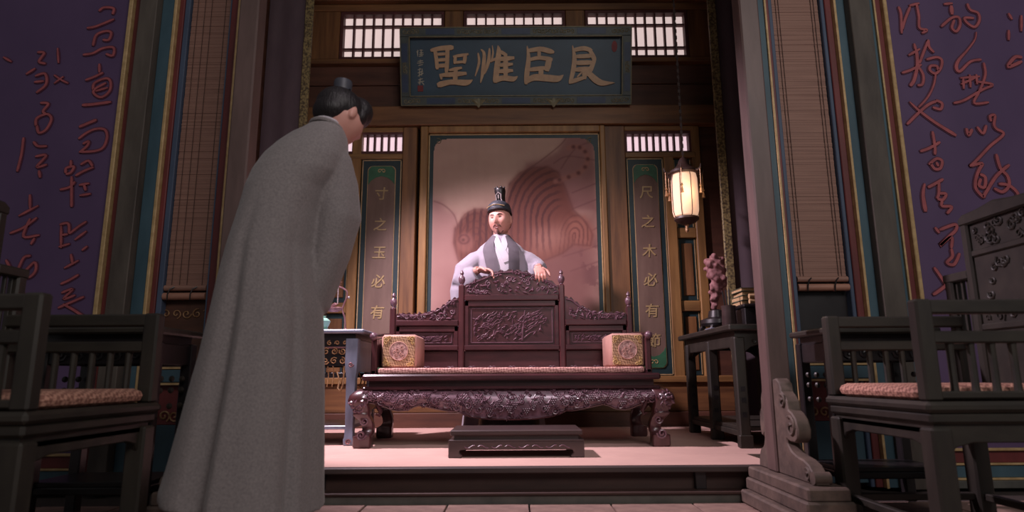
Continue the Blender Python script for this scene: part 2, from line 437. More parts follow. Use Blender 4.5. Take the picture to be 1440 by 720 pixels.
def dup(root, loc=None, rz=None, **tg):
    r = root.copy(); COL.objects.link(r)
    if loc is not None: r.location = loc
    if rz is not None: r.rotation_euler = (0, 0, rz)
    for ch in list(root.children):
        c = ch.copy(); COL.objects.link(c); c.parent = r
        for g in ch.children:
            d = g.copy(); COL.objects.link(d); d.parent = c
    return tag(r, **tg)
STROKES = {
 'R': [
  [[(2.505,2.948,0.0098),(2.513,2.895,0.0098),(2.502,2.766,0.0098)],[(2.577,2.947,0.0098),(2.532,2.854,0.0098),(2.508,2.791,0.0098)],[(2.578,2.958,0.0098),(2.637,2.973,0.0098)],[(2.622,2.968,0.0098),(2.626,2.884,0.0098),(2.62,2.801,0.0098),(2.665,2.785,0.0098),(2.634,2.765,0.0098)]],
  [[(2.573,2.688,0.0098),(2.577,2.647,0.0098)],[(2.53,2.612,0.0098),(2.601,2.652,0.0098)],[(2.473,2.491,0.0098),(2.532,2.511,0.0098),(2.597,2.545,0.0098)],[(2.58,2.637,0.0127),(2.574,2.546,0.0127),(2.542,2.445,0.0127),(2.514,2.405,0.0127)],[(2.577,2.536,0.0098),(2.602,2.475,0.0098),(2.59,2.415,0.0098),(2.561,2.405,0.0098)],[(2.589,2.556,0.0098),(2.627,2.637,0.0098),(2.665,2.713,0.0098)],[(2.665,2.713,0.0098),(2.664,2.667,0.0098),(2.688,2.631,0.0098)],[(2.639,2.581,0.0098),(2.702,2.595,0.0098),(2.732,2.575,0.0098),(2.72,2.524,0.0098),(2.682,2.484,0.0098),(2.648,2.505,0.0098),(2.656,2.535,0.0098),(2.694,2.535,0.0098),(2.7,2.509,0.0098)],[(2.682,2.484,0.0069),(2.658,2.405,0.0069),(2.611,2.325,0.0069),(2.546,2.257,0.0069)]],
  [[(2.803,2.967,0.0098),(2.852,2.972,0.0098)],[(2.844,2.951,0.0147),(2.842,2.898,0.0147)],[(2.763,2.81,0.0098),(2.833,2.867,0.0098),(2.881,2.872,0.0098),(2.883,2.82,0.0098),(2.853,2.774,0.0098),(2.828,2.8,0.0098),(2.849,2.851,0.0098)],[(2.951,2.966,0.0098),(2.964,2.924,0.0098),(3.009,2.902,0.0098),(3.011,2.85,0.0098),(2.975,2.804,0.0098),(2.932,2.83,0.0098),(2.918,2.867,0.0098),(2.975,2.866,0.0098)]],
  [[(2.98,2.768,0.0039),(2.963,2.716,0.0049),(2.906,2.645,0.0069),(2.839,2.574,0.0108),(2.818,2.524,0.0127),(2.838,2.499,0.0108),(2.913,2.564,0.0088),(2.981,2.578,0.0098)],[(2.837,2.453,0.0093),(2.954,2.463,0.0093)],[(2.836,2.413,0.0093),(2.925,2.453,0.0093)],[(2.851,2.453,0.0093),(2.845,2.383,0.0093)],[(2.895,2.473,0.0093),(2.889,2.393,0.0093)],[(2.937,2.473,0.0093),(2.933,2.413,0.0093)],[(2.996,2.553,0.0093),(2.993,2.472,0.0093),(2.946,2.373,0.0093),(2.896,2.284,0.0093),(2.985,2.288,0.0093)],[(2.931,2.428,0.0093),(3.03,2.407,0.0093),(2.96,2.373,0.0093),(2.839,2.304,0.0093),(2.772,2.285,0.0093)]],
  [[(3.207,2.896,0.0098),(3.221,2.859,0.0098)],[(3.189,2.777,0.0098),(3.179,2.715,0.0098)],[(3.286,2.88,0.0098),(3.269,2.776,0.0098)],[(3.24,2.592,0.0127),(3.198,2.592,0.0127),(3.146,2.527,0.0127),(3.235,2.562,0.0127)]],
  [[(2.495,2.294,0.0052),(2.547,2.236,0.0104),(2.635,2.157,0.0115),(2.751,2.073,0.0136)],[(2.462,2.148,0.0104),(2.545,2.225,0.0104),(2.611,2.277,0.0104),(2.663,2.298,0.0104)],[(2.664,2.303,0.0104),(2.695,2.282,0.0104),(2.681,2.245,0.0104),(2.638,2.256,0.0104)]],
  [[(2.825,2.114,0.0115),(2.833,2.073,0.0115),(2.858,2.109,0.0115)],[(2.894,2.124,0.0099),(2.923,2.083,0.0099),(2.95,2.134,0.0099)],[(2.984,2.165,0.0099),(2.983,2.196,0.0099),(3.014,2.201,0.0099),(3.0,2.144,0.0099),(3.01,2.113,0.0099),(3.049,2.077,0.0099),(2.954,2.0,0.0099),(2.853,1.904,0.0099),(2.815,1.874,0.0099)]],
  [[(2.815,1.874,0.0115),(2.889,1.889,0.0115),(2.864,1.848,0.0115),(2.836,1.788,0.0115),(2.828,1.728,0.0115),(2.864,1.678,0.0115),(2.881,1.698,0.0115),(2.964,1.807,0.0115),(3.052,1.877,0.0115)],[(2.87,1.818,0.0115),(2.895,1.798,0.0115),(2.882,1.738,0.0115),(2.85,1.748,0.0115),(2.865,1.788,0.0115)],[(2.985,1.944,0.0115),(2.996,1.858,0.0115),(3.032,1.807,0.0115),(3.032,1.747,0.0115),(2.988,1.707,0.0115),(2.943,1.727,0.0115)],[(2.976,1.757,0.0115),(3.032,1.747,0.0115),(3.077,1.697,0.0115),(3.06,1.647,0.0115)]],
  [[(2.612,2.095,0.0104),(2.614,2.002,0.0104),(2.608,1.951,0.0104)],[(2.523,1.97,0.0104),(2.584,1.992,0.0104),(2.647,2.028,0.0104)],[(2.565,1.886,0.0104),(2.613,1.921,0.0104),(2.645,1.905,0.0104),(2.629,1.86,0.0104),(2.595,1.855,0.0104),(2.575,1.886,0.0104)],[(2.61,1.895,0.0104),(2.617,1.875,0.0104)]],
  [[(2.52,1.76,0.0073),(2.501,1.69,0.0125),(2.503,1.592,0.0157)],[(2.541,1.74,0.0104),(2.582,1.76,0.0104),(2.634,1.789,0.0104)],[(2.608,1.77,0.0104),(2.598,1.7,0.0104),(2.585,1.67,0.0104)],[(2.603,1.7,0.0104),(2.641,1.695,0.0104),(2.617,1.66,0.0104),(2.589,1.665,0.0104)],[(2.611,1.65,0.0104),(2.607,1.62,0.0104),(2.664,1.615,0.0104),(2.634,1.576,0.0104)]],
  [[(2.55,1.484,0.0106),(2.567,1.456,0.0106)],[(2.575,1.473,0.0106),(2.67,1.505,0.0106),(2.671,1.472,0.0106),(2.622,1.429,0.0106),(2.562,1.375,0.0106),(2.638,1.429,0.0106),(2.629,1.363,0.0106)],[(2.628,1.353,0.0106),(2.627,1.309,0.0106),(2.59,1.272,0.0106),(2.631,1.261,0.0106),(2.672,1.325,0.0106)]],
  [[(2.512,1.24,0.0106),(2.55,1.171,0.0106),(2.591,1.086,0.0106)],[(2.486,1.082,0.0106),(2.543,1.118,0.0106),(2.597,1.165,0.0106)],[(2.611,1.192,0.0106),(2.631,1.181,0.0106)]],
 ],
 'L': [
  [[(-2.654,2.957,0.0089),(-2.626,2.979,0.0089),(-2.565,2.973,0.0089),(-2.565,2.934,0.0089)],[(-2.716,2.835,0.0089),(-2.662,2.846,0.0089),(-2.556,2.895,0.0089)]],
  [[(-2.666,2.714,0.0089),(-2.654,2.785,0.0089),(-2.597,2.812,0.0089),(-2.56,2.801,0.0089),(-2.57,2.752,0.0089),(-2.605,2.752,0.0089)],[(-2.719,2.649,0.0089),(-2.66,2.659,0.0089),(-2.603,2.692,0.0089),(-2.534,2.697,0.0089),(-2.532,2.642,0.0089),(-2.574,2.653,0.0089)]],
  [[(-2.611,2.583,0.0089),(-2.604,2.529,0.0089)],[(-2.683,2.476,0.0089),(-2.631,2.497,0.0089),(-2.584,2.524,0.0089)],[(-2.63,2.412,0.0089),(-2.626,2.455,0.0089),(-2.56,2.486,0.0089),(-2.527,2.465,0.0089),(-2.525,2.401,0.0089),(-2.57,2.359,0.0089),(-2.617,2.38,0.0089),(-2.621,2.412,0.0089),(-2.556,2.454,0.0089)],[(-2.609,2.401,0.0089),(-2.542,2.422,0.0089)],[(-2.682,2.307,0.011),(-2.619,2.311,0.011),(-2.512,2.326,0.011)]],
  [[(-2.89,2.694,0.0068),(-2.872,2.596,0.0068)],[(-2.886,2.51,0.0068),(-2.837,2.477,0.0068),(-2.795,2.456,0.0068)],[(-2.879,2.456,0.0068),(-2.83,2.499,0.0068)]],
  [[(-2.684,2.163,0.0108),(-2.632,2.187,0.0108),(-2.588,2.207,0.0108)],[(-2.679,2.086,0.0088),(-2.634,2.124,0.0088),(-2.581,2.148,0.0088),(-2.526,2.143,0.0088),(-2.506,2.094,0.0088),(-2.522,2.027,0.0088),(-2.574,2.003,0.0088),(-2.664,1.999,0.0088)],[(-2.648,2.052,0.0088),(-2.618,2.066,0.0088),(-2.623,2.037,0.0088),(-2.66,1.999,0.0088)]],
  [[(-2.712,1.942,0.0088),(-2.707,1.904,0.0088)],[(-2.734,1.866,0.0088),(-2.733,1.895,0.0088),(-2.689,1.904,0.0088),(-2.702,1.866,0.0088),(-2.728,1.857,0.0088)],[(-2.752,1.758,0.0088),(-2.699,1.772,0.0088),(-2.672,1.805,0.0088)],[(-2.694,1.838,0.0088),(-2.679,1.716,0.0088),(-2.671,1.651,0.0088)],[(-2.645,1.918,0.0088),(-2.603,1.941,0.0088),(-2.576,1.908,0.0088)],[(-2.668,1.847,0.0088),(-2.622,1.875,0.0088),(-2.57,1.898,0.0088)],[(-2.638,1.786,0.0088),(-2.585,1.795,0.0088)],[(-2.612,1.79,0.0088),(-2.598,1.753,0.0088)],[(-2.626,1.72,0.0088),(-2.568,1.729,0.0088)]],
  [[(-2.725,1.539,0.0082),(-2.678,1.544,0.0082),(-2.665,1.484,0.0082)],[(-2.719,1.528,0.0082),(-2.702,1.397,0.0082)],[(-2.712,1.473,0.0082),(-2.675,1.478,0.0082)],[(-2.713,1.402,0.0082),(-2.657,1.418,0.0082)],[(-2.66,1.483,0.0082),(-2.616,1.522,0.0082),(-2.572,1.554,0.0082)],[(-2.623,1.445,0.0082),(-2.565,1.494,0.0082)],[(-2.572,1.38,0.0082),(-2.548,1.401,0.0082)]],
  [[(-2.638,1.353,0.0082),(-2.62,1.294,0.0082)],[(-2.665,1.273,0.0082),(-2.591,1.315,0.0082)],[(-2.674,1.177,0.0082),(-2.629,1.198,0.0082),(-2.58,1.229,0.0082)],[(-2.662,1.124,0.0082),(-2.601,1.145,0.0082),(-2.647,1.087,0.0082),(-2.586,1.107,0.0082)],[(-2.671,1.035,0.0082),(-2.602,1.066,0.0082),(-2.533,1.097,0.0082)],[(-2.643,1.055,0.0082),(-2.575,1.018,0.0082),(-2.508,0.976,0.0082)]],
  [[(-3.012,2.669,0.0089),(-2.972,2.662,0.0089),(-2.997,2.605,0.0089),(-2.956,2.59,0.0089)],[(-3.064,2.52,0.0089),(-3.017,2.555,0.0089)],[(-3.004,2.506,0.0089),(-2.947,2.52,0.0089),(-2.931,2.449,0.0089),(-2.982,2.394,0.0089)],[(-3.004,2.464,0.0089),(-2.953,2.47,0.0089)]],
  [[(-2.947,2.324,0.0089),(-2.9,2.317,0.0089),(-2.926,2.269,0.0089),(-2.904,2.248,0.0089)],[(-2.958,2.173,0.0089),(-2.959,2.221,0.0089),(-2.898,2.248,0.0089),(-2.867,2.214,0.0089),(-2.891,2.146,0.0089),(-2.933,2.126,0.0089),(-2.952,2.173,0.0089)]],
  [[(-2.957,2.065,0.0089),(-2.927,2.038,0.0089),(-2.876,2.037,0.0089)],[(-2.931,1.971,0.0089),(-2.868,1.977,0.0089),(-2.916,1.904,0.0089),(-2.86,1.917,0.0089)],[(-2.899,1.877,0.0089),(-2.888,1.838,0.0089)]],
  [[(-3.024,2.092,0.0082),(-3.022,1.985,0.0082),(-3.033,1.878,0.0082)],[(-3.225,2.635,0.0082),(-3.175,2.606,0.0082)]],
  [[(-2.934,1.724,0.0086),(-2.922,1.642,0.0086)],[(-2.981,1.595,0.0086),(-2.878,1.655,0.0086)],[(-3.019,1.487,0.0086),(-2.945,1.52,0.0086),(-2.875,1.58,0.0086)],[(-2.913,1.574,0.0086),(-2.937,1.467,0.0086),(-2.847,1.473,0.0086)],[(-2.87,1.453,0.0086),(-2.885,1.42,0.0086)]],
  [[(-3.021,1.321,0.0086),(-2.958,1.242,0.0086),(-2.919,1.334,0.0086),(-2.882,1.347,0.0086)],[(-3.0,1.269,0.0086),(-2.919,1.242,0.0086),(-2.851,1.307,0.0086),(-2.837,1.255,0.0086),(-2.877,1.216,0.0086),(-2.958,1.242,0.0086)],[(-2.946,1.158,0.0086),(-2.888,1.112,0.0086),(-2.83,1.06,0.0086)]],
 ],
 'P': [
  [[(-0.832,0.542,0.0147),(-0.734,0.561,0.0196),(-0.624,0.568,0.0208)],[(-0.795,0.54,0.0159),(-0.782,0.444,0.0159),(-0.776,0.366,0.0159)],[(-0.673,0.557,0.0171),(-0.677,0.444,0.0171),(-0.686,0.334,0.0171)],[(-0.79,0.502,0.0122),(-0.674,0.509,0.0122)],[(-0.784,0.447,0.0135),(-0.675,0.453,0.0135)],[(-0.779,0.39,0.0159),(-0.675,0.398,0.0159)],[(-0.613,0.481,0.0122),(-0.473,0.502,0.0122)],[(-0.595,0.485,0.0135),(-0.604,0.417,0.0135)],[(-0.497,0.496,0.0159),(-0.507,0.421,0.0159)],[(-0.608,0.422,0.011),(-0.504,0.431,0.011)],[(-0.652,0.35,0.0135),(-0.539,0.371,0.0135)],[(-0.744,0.3,0.0196),(-0.499,0.317,0.0196)],[(-0.764,0.207,0.0257),(-0.641,0.234,0.0208),(-0.494,0.227,0.0245),(-0.43,0.253,0.0049)],[(-0.593,0.365,0.0196),(-0.602,0.227,0.0196)],[(-0.738,0.3,0.0098),(-0.738,0.264,0.0098)]],
  [[(-0.371,0.511,0.0073),(-0.364,0.418,0.011),(-0.402,0.292,0.0049)],[(-0.342,0.547,0.0049),(-0.312,0.501,0.0135),(-0.325,0.346,0.0159),(-0.35,0.226,0.0049)],[(-0.259,0.554,0.0086),(-0.27,0.429,0.0147),(-0.312,0.316,0.0098)],[(-0.232,0.584,0.0031),(-0.225,0.512,0.0073),(-0.242,0.429,0.0086)],[(-0.176,0.584,0.0037),(-0.168,0.524,0.0196),(-0.187,0.369,0.0245),(-0.203,0.237,0.0233)],[(-0.162,0.53,0.0147),(-0.095,0.494,0.0147)],[(-0.248,0.435,0.011),(-0.18,0.464,0.011)],[(-0.187,0.45,0.0184),(-0.025,0.464,0.0184)],[(-0.187,0.393,0.0159),(-0.038,0.404,0.0159)],[(-0.187,0.333,0.0171),(-0.038,0.342,0.0171)],[(-0.213,0.243,0.0208),(-0.127,0.27,0.022),(-0.029,0.26,0.0208),(0.014,0.284,0.0049)],[(-0.101,0.494,0.0208),(-0.102,0.267,0.0208)]],
  [[(0.111,0.576,0.0049),(0.125,0.463,0.0171),(0.109,0.319,0.022),(0.1,0.217,0.0171)],[(0.119,0.532,0.0159),(0.241,0.548,0.0196),(0.333,0.527,0.0208),(0.372,0.518,0.011)],[(0.119,0.441,0.0135),(0.229,0.464,0.0159),(0.351,0.447,0.0184)],[(0.329,0.455,0.0257),(0.308,0.348,0.0257)],[(0.125,0.349,0.0184),(0.308,0.366,0.0184)],[(0.229,0.534,0.0147),(0.229,0.468,0.0147)],[(0.247,0.354,0.0208),(0.247,0.276,0.0208)],[(0.103,0.235,0.0184),(0.179,0.273,0.0269),(0.302,0.268,0.0282),(0.412,0.26,0.0257),(0.467,0.295,0.0037)]],
  [[(0.558,0.579,0.0043),(0.577,0.46,0.0184),(0.565,0.34,0.0196),(0.534,0.221,0.0147)],[(0.564,0.534,0.0159),(0.668,0.552,0.0184),(0.743,0.531,0.0171)],[(0.729,0.531,0.0159),(0.766,0.465,0.0196),(0.768,0.423,0.0171),(0.73,0.333,0.022)],[(0.577,0.474,0.0171),(0.766,0.48,0.0171)],[(0.577,0.412,0.0196),(0.766,0.416,0.0196)],[(0.577,0.346,0.0196),(0.742,0.356,0.0196)],[(0.528,0.218,0.0086),(0.583,0.242,0.0184),(0.687,0.274,0.0122)],[(0.681,0.352,0.022),(0.678,0.268,0.022)],[(0.699,0.334,0.0208),(0.779,0.255,0.0269),(0.852,0.216,0.0233),(0.977,0.218,0.0018)],[(0.607,0.278,0.0073),(0.65,0.322,0.0073)]],
 ],
 'S': [
  [[(-0.978,0.529,0.0043),(-0.96,0.541,0.0043)],[(-0.968,0.547,0.0043),(-0.969,0.487,0.0043)],[(-0.947,0.547,0.0043),(-0.917,0.546,0.0043)],[(-0.933,0.552,0.0043),(-0.934,0.493,0.0043)],[(-0.948,0.523,0.0043),(-0.914,0.523,0.0043)],[(-0.952,0.505,0.0043),(-0.912,0.507,0.0043)],[(-0.955,0.487,0.0043),(-0.918,0.493,0.0043)]],
  [[(-0.968,0.439,0.0043),(-0.919,0.445,0.0043)],[(-0.943,0.455,0.0043),(-0.946,0.415,0.0043)],[(-0.974,0.421,0.0043),(-0.913,0.427,0.0043)],[(-0.962,0.397,0.0043),(-0.919,0.409,0.0043)]],
  [[(-0.969,0.356,0.0043),(-0.938,0.367,0.0043)],[(-0.95,0.373,0.0043),(-0.956,0.29,0.0043)],[(-0.926,0.367,0.0043),(-0.933,0.301,0.0043)],[(-0.97,0.296,0.0043),(-0.915,0.325,0.0043)],[(-0.97,0.326,0.0043),(-0.92,0.343,0.0043)]],
  [[(-0.965,0.26,0.0043),(-0.922,0.271,0.0043)],[(-0.971,0.236,0.0043),(-0.91,0.247,0.0043)],[(-0.946,0.278,0.0043),(-0.953,0.212,0.0043)],[(-0.934,0.241,0.0043),(-0.911,0.211,0.0043)],[(-0.965,0.224,0.0043),(-0.947,0.23,0.0043)]],
 ],
}

# ================================================================== THE SETTING
random.seed(7)
P0 = 0.17                                    # platform height

# ---- stone floor with single slabs
floor = tag(MB().box(-5.5, 5.5, -3.5, 3.9, -0.12, -0.022).build('floor', 'joint'), label='dark bedding under the stone paving', kind='structure')
slab = MB().box(-0.5, 0.5, -0.5, 0.5, -0.03, 0.0).mesh('paving_slab', 'paving', bevel=0.006)
for r in range(8):
    y1 = 3.33 - r*0.36
    for c in range(20):
        x = -3.9 + c*0.405 + (0.2 if r % 2 else 0.0) + 0.13
        o = put('paving_slab', slab, floor, (x, y1-0.176, random.uniform(-0.004, 0.0)))
        o.scale = (0.397, 0.352, 0.7)
# ---- platform
platform = MB().box(-1.42, 1.36, 3.42, 3.85, -0.02, P0-0.03).box(-2.3, 2.3, 3.85, 6.1, -0.02, P0-0.03).build('platform', 'riser', kind='structure')
platform['label'] = 'raised wooden platform of the alcove'
MB().box(-1.40, 1.36, 3.40, 3.86, P0-0.03, P0).box(-2.3, 2.3, 3.86, 6.1, P0-0.03, P0).build('platform_mat', 'mat_floor', platform, bevel=0.003)
bx('edge_rail', 'platform_edge', platform, -1.42, 1.36, 3.355, 3.42, P0-0.032, P0-0.001, 0.005)
bx('ledge', 'riser', platform, -1.42, 1.30, 3.32, 3.43, 0.038, 0.052, 0.003)
bx('stone_curb', 'greystone', platform, -1.42, 1.30, 3.335, 3.43, -0.02, 0.038, 0.004)
for x in (-1.02, 0.93):
    bx('riser_block', 'black', platform, x, x+0.055, 3.385, 3.43, 0.052, P0-0.032, 0.003)

# ---- back wall
BW = 6.0
wall_back = MB().box(-2.4, 2.4, BW+0.09, BW+0.25, 0.0, 5.3).build('wall_back', 'backing', kind='structure')
wall_back['label'] = 'timber framed back wall of the alcove'
def wb_(name, m, x0, x1, z0, z1, y0=0.0, y1=0.1, bv=0.006):
    return bx(name, m, wall_back, x0, x1, BW+y0, BW+y1, z0, z1, bv)
wb_('base_board', 'wood_board', -2.3, 2.3, 0.16, 0.30, -0.10)
wb_('base_board', 'wood_h', -2.3, 2.3, 0.30, 0.56, -0.04)
wb_('base_rail', 'wood_pale_h', -2.3, 2.3, 0.56, 0.62, -0.07)
wb_('post', 'wood', -1.075, -0.935, 0.56, 3.07, -0.05)
wb_('post', 'wood', 0.925, 1.125, 0.56, 3.07, -0.05)
wb_('post', 'wood_pale', -1.575, -1.485, 0.56, 3.07, -0.04)
wb_('post', 'wood_pale', 1.50, 1.60, 0.56, 2.78, -0.04)
wb_('post', 'wood_pale', 1.785, 1.87, 0.56, 3.07, -0.04)
wb_('post', 'wood_pale', -1.87, -1.785, 0.56, 3.07, -0.04)
wb_('rail', 'wood_pale_h', 1.125, 1.82, 2.74, 2.795, -0.045)
wb_('rail', 'wood_pale_h', -1.82, -1.075, 2.74, 2.795, -0.045)
wb_('rail', 'wood_pale_h', 1.125, 1.82, 3.02, 3.07, -0.045)
wb_('rail', 'wood_pale_h', -1.82, -1.075, 3.02, 3.07, -0.045)
wb_('beam', 'wood_h', -2.3, 2.3, 3.07, 3.27, -0.10)
wb_('board', 'wood_board', -2.3, 2.3, 3.27, 3.545, 0.02)
wb_('board', 'wood_board', -2.3, 2.3, 3.552, 3.76, 0.02)
wb_('rail', 'wood_h', -2.3, 2.3, 3.76, 3.81, -0.05)
wb_('rail', 'wood_h', -2.3, 2.3, 4.345, 4.42, -0.05)
for a, b in ((-2.3, -1.76), (-0.68, -0.49), (0.57, 0.765), (1.83, 2.3)):
    wb_('window_post', 'wood', a, b, 3.81, 4.345, -0.04)
wb_('top_beam', 'wood_h', -2.3, 2.3, 4.42, 4.80, -0.12)
wb_('board', 'wood_board', -2.3, 2.3, 4.80, 5.25, 0.0)
wb_('corner_board', 'wood_board', 1.87, 2.3, 0.56, 3.07, 0.0)
wb_('corner_board', 'wood_board', -2.3, -1.87, 0.56, 3.07, 0.0)
# side door panels, stacked
for x0, x1 in ((1.60, 1.785), (-1.785, -1.575)):
    for z0, z1 in ((0.62, 1.22), (1.32, 1.93), (2.03, 2.74)):
        f = wb_('door_panel_border', 'deepgreen', x0, x1, z0, z1, 0.01, 0.1)
        bx('door_panel', 'wood', f, x0+0.04, x1-0.04, BW+0.0, BW+0.05, z0+0.05, z1-0.05, 0.006)
        for g in ((x0+0.012, x0+0.018, z0+0.012, z1-0.012), (x1-0.018, x1-0.012, z0+0.012, z1-0.012)):
            bx('gold_line', 'gold', f, g[0], g[1], BW+0.004, BW+0.02, g[2], g[3], 0.0)
    for z0, z1 in ((1.22, 1.32), (1.93, 2.03)):
        wb_('door_rail', 'wood_pale_h', x0, x1, z0, z1, -0.02)

# ---- lit lattice windows
def window(n, label, x0, x1, zs, cols, bar=0.018, fr=0.03, paper='paper'):
    w = empty('window_%d' % n, ((x0+x1)/2, BW+0.05, zs[0]), label=label, kind='structure')
    z0, z1 = zs[0], zs[-1]
    y0, y1 = BW-0.035, BW+0.07
    for a in ((x0-fr, x1+fr, z0-fr, z0), (x0-fr, x1+fr, z1, z1+fr)):
        bx('frame_rail', 'lattice', w, a[0], a[1], y0, y1, a[2], a[3], 0.003)
    for a in ((x0-fr, x0), (x1, x1+fr)):
        bx('frame_stile', 'lattice', w, a[0], a[1], y0, y1, z0, z1, 0.003)
    cw = (x1-x0)/cols
    unit = MB().box(-0.5, 0.5, -0.5, 0.5, -0.5, 0.5).mesh('pane', paper)
    barm = MB().box(-0.5, 0.5, -0.5, 0.5, -0.5, 0.5).mesh('lattice_bar', 'lattice')
    o0 = ORG[w.name]
    for j in range(len(zs)-1):
        for i in range(cols):
            p = put('pane', unit, w, Vector((x0+cw*(i+.5), BW+0.055, (zs[j]+zs[j+1])/2)) - o0)
            p.scale = (cw, 0.01, zs[j+1]-zs[j])
    for i in range(1, cols):
        b = put('lattice_bar', barm, w, Vector((x0+cw*i, BW+0.02, (z0+z1)/2)) - o0)
        b.scale = (bar, 0.05, z1-z0)
    for z in zs[1:-1]:
        b = put('lattice_bar', barm, w, Vector(((x0+x1)/2, BW+0.022, z)) - o0)
        b.scale = (x1-x0, 0.042, bar)
    return w
ZS = (3.84, 3.945, 4.20, 4.315)
window(1, 'bright lattice window above the left end of the plaque', -1.725, -0.715, ZS, 10, paper='paper_high')
window(2, 'bright lattice window half hidden behind the middle of the plaque', -0.455, 0.535, ZS, 10, paper='paper_high')
window(3, 'bright lattice window above the right end of the plaque', 0.80, 1.795, ZS, 10, paper='paper_high')
window(4, 'low lit slit window above the left couplet board', -1.72, -1.085, (2.825, 3.0), 9)
window(5, 'low lit slit window above the right couplet board beside the lantern', 1.15, 1.765, (2.81, 2.99), 9)

# ---- alcove sides and ceiling
tag(MB().box(-2.42, -2.30, 3.86, 6.1, 0, 5.2).build('wall_alcove_left', 'wood_board', kind='structure'), label='dark boarded left side of the alcove')
tag(MB().box(2.30, 2.42, 3.86, 6.1, 0, 5.2).build('wall_alcove_right', 'wood_board', kind='structure'), label='dark boarded right side of the alcove')
tag(MB().box(-2.5, 2.5, 3.72, 6.3, 5.1, 5.2).build('ceiling', 'ceiling', kind='structure'), label='dark board ceiling over the alcove')

# ---- flanking walls with painted strips and purple lettered panels
FW = 3.70
def flank(side, strips, purple, blind, label):
    sg = -1 if side == 'left' else 1
    xin, xout = strips[0][0], 5.3
    X = lambda a, b: (min(sg*a, sg*b), max(sg*a, sg*b))
    a, b = X(xin, xout)
    root = MB().box(a, b, FW+0.08, FW+0.16, 0, 5.2).build('wall_' + side, 'backing', kind='structure')
    root['label'] = label
    names = {'teal': 'teal_stile', 'gold': 'gold_fillet', 'redpaint': 'red_stile', 'bluegrey': 'blue_grey_fillet', 'postbrown': 'wall_post'}
    proud = {'teal': -0.01, 'gold': -0.022, 'redpaint': 0.01, 'bluegrey': 0.02, 'postbrown': -0.07}
    for x0, x1, m in strips:
        a, b = X(x0, x1)
        bx(names[m], m, root, a, b, FW+proud[m], FW+0.09, 0.0, 5.15, 0.004 if x1-x0 > 0.02 else 0.0)
    # purple panel and its base mouldings
    a, b = X(purple, 5.3)
    pp = bx('purple_panel', 'purple', root, a, b, FW+0.02, FW+0.09, 0.21, 5.15, 0.0)
    for z0, z1, m, d in ((0.195, 0.21, 'gold', -0.01), (0.13, 0.195, 'redpaint', 0.01), (0.118, 0.13, 'gold', -0.01), (0.052, 0.118, 'teal', 0.0), (0.04, 0.052, 'gold', -0.02), (0.0, 0.04, 'greystone', -0.04)):
        bx('base_moulding', m, root, a, b, FW+d, FW+0.09, z0, z1, 0.003)
    # bay below the blind
    a, b = X(*blind)
    bx('window_recess', 'black' if side == 'right' else 'wood_board', root, a, b, FW+0.075, FW+0.10, 0.70, 5.1, 0.0)  # right: flat black board, the dark of the window opening put into its colour
    bx('sill', 'teal', root, a-0.06, b+0.06, FW-0.02, FW+0.09, 0.60, 0.67, 0.004)
    for z in (0.675, 0.585):
        bx('sill_line', 'gold', root, a-0.05, b+0.05, FW-0.015, FW+0.09, z, z+0.012, 0.0)
    bx('wainscot_panel', 'redpaint', root, a, b, FW+0.04, FW+0.09, 0.36, 0.585, 0.004)
    bx('wainscot_panel', 'teal', root, a, b, FW+0.04, FW+0.09, 0.02, 0.36, 0.004)
    mb = MB()
    xc = (a+b)/2
    for k in range(-2, 3):
        spiral(mb, (xc+k*0.06, FW+0.035, 0.41), 0.035, 1.3, 0.006, start=k, sgn=1 if k % 2 else -1)
    mb.build('gilt_scroll', 'gold_carve', root, kind='stuff')
    if side == 'left':
        mb = MB()
        for k in range(-2, 3):
            spiral(mb, (xc+k*0.062, FW+0.07, 1.0), 0.03, 1.2, 0.004, start=k*1.3, sgn=1 if k % 2 else -1)
        mb.build('gilt_scroll', 'gold_carve', root, kind='stuff')
    # lettering, each character a piece of its own on the purple panel
    for ch in STROKES['L' if side == 'left' else 'R']:
        e = MB(); f = MB()
        for i, st in enumerate(ch):
            st = [(a_, b_, c_*0.8) for a_, b_, c_ in st]
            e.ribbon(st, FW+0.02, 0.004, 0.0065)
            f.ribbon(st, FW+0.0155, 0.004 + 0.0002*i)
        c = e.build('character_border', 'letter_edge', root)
        f.build('character', 'letter', pp)
    return root
flank('right', [(1.577, 1.623, 'teal'), (1.623, 1.634, 'gold'), (1.634, 1.664, 'redpaint'), (1.664, 1.69, 'bluegrey'),
                (2.003, 2.026, 'bluegrey'), (2.026, 2.067, 'redpaint'), (2.067, 2.081, 'gold'), (2.081, 2.14, 'teal'), (2.14, 2.27, 'postbrown'),
                (2.27, 2.322, 'teal'), (2.322, 2.333, 'gold'), (2.333, 2.385, 'redpaint'), (2.385, 2.41, 'gold')], 2.41, (1.69, 2.003),
      'right flanking wall with painted strips and purple panel of red running script')
flank('left', [(1.687, 1.724, 'teal'), (1.724, 1.745, 'gold'), (1.745, 1.80, 'redpaint'), (1.80, 1.811, 'bluegrey'),
               (2.073, 2.105, 'bluegrey'), (2.105, 2.135, 'redpaint'), (2.135, 2.155, 'gold'), (2.155, 2.235, 'teal'), (2.235, 2.344, 'postbrown'),
               (2.344, 2.377, 'teal'), (2.377, 2.42, 'redpaint'), (2.42, 2.446, 'gold')], 2.446, (1.811, 2.073),
      'left flanking wall with painted strips and purple panel of red running script')

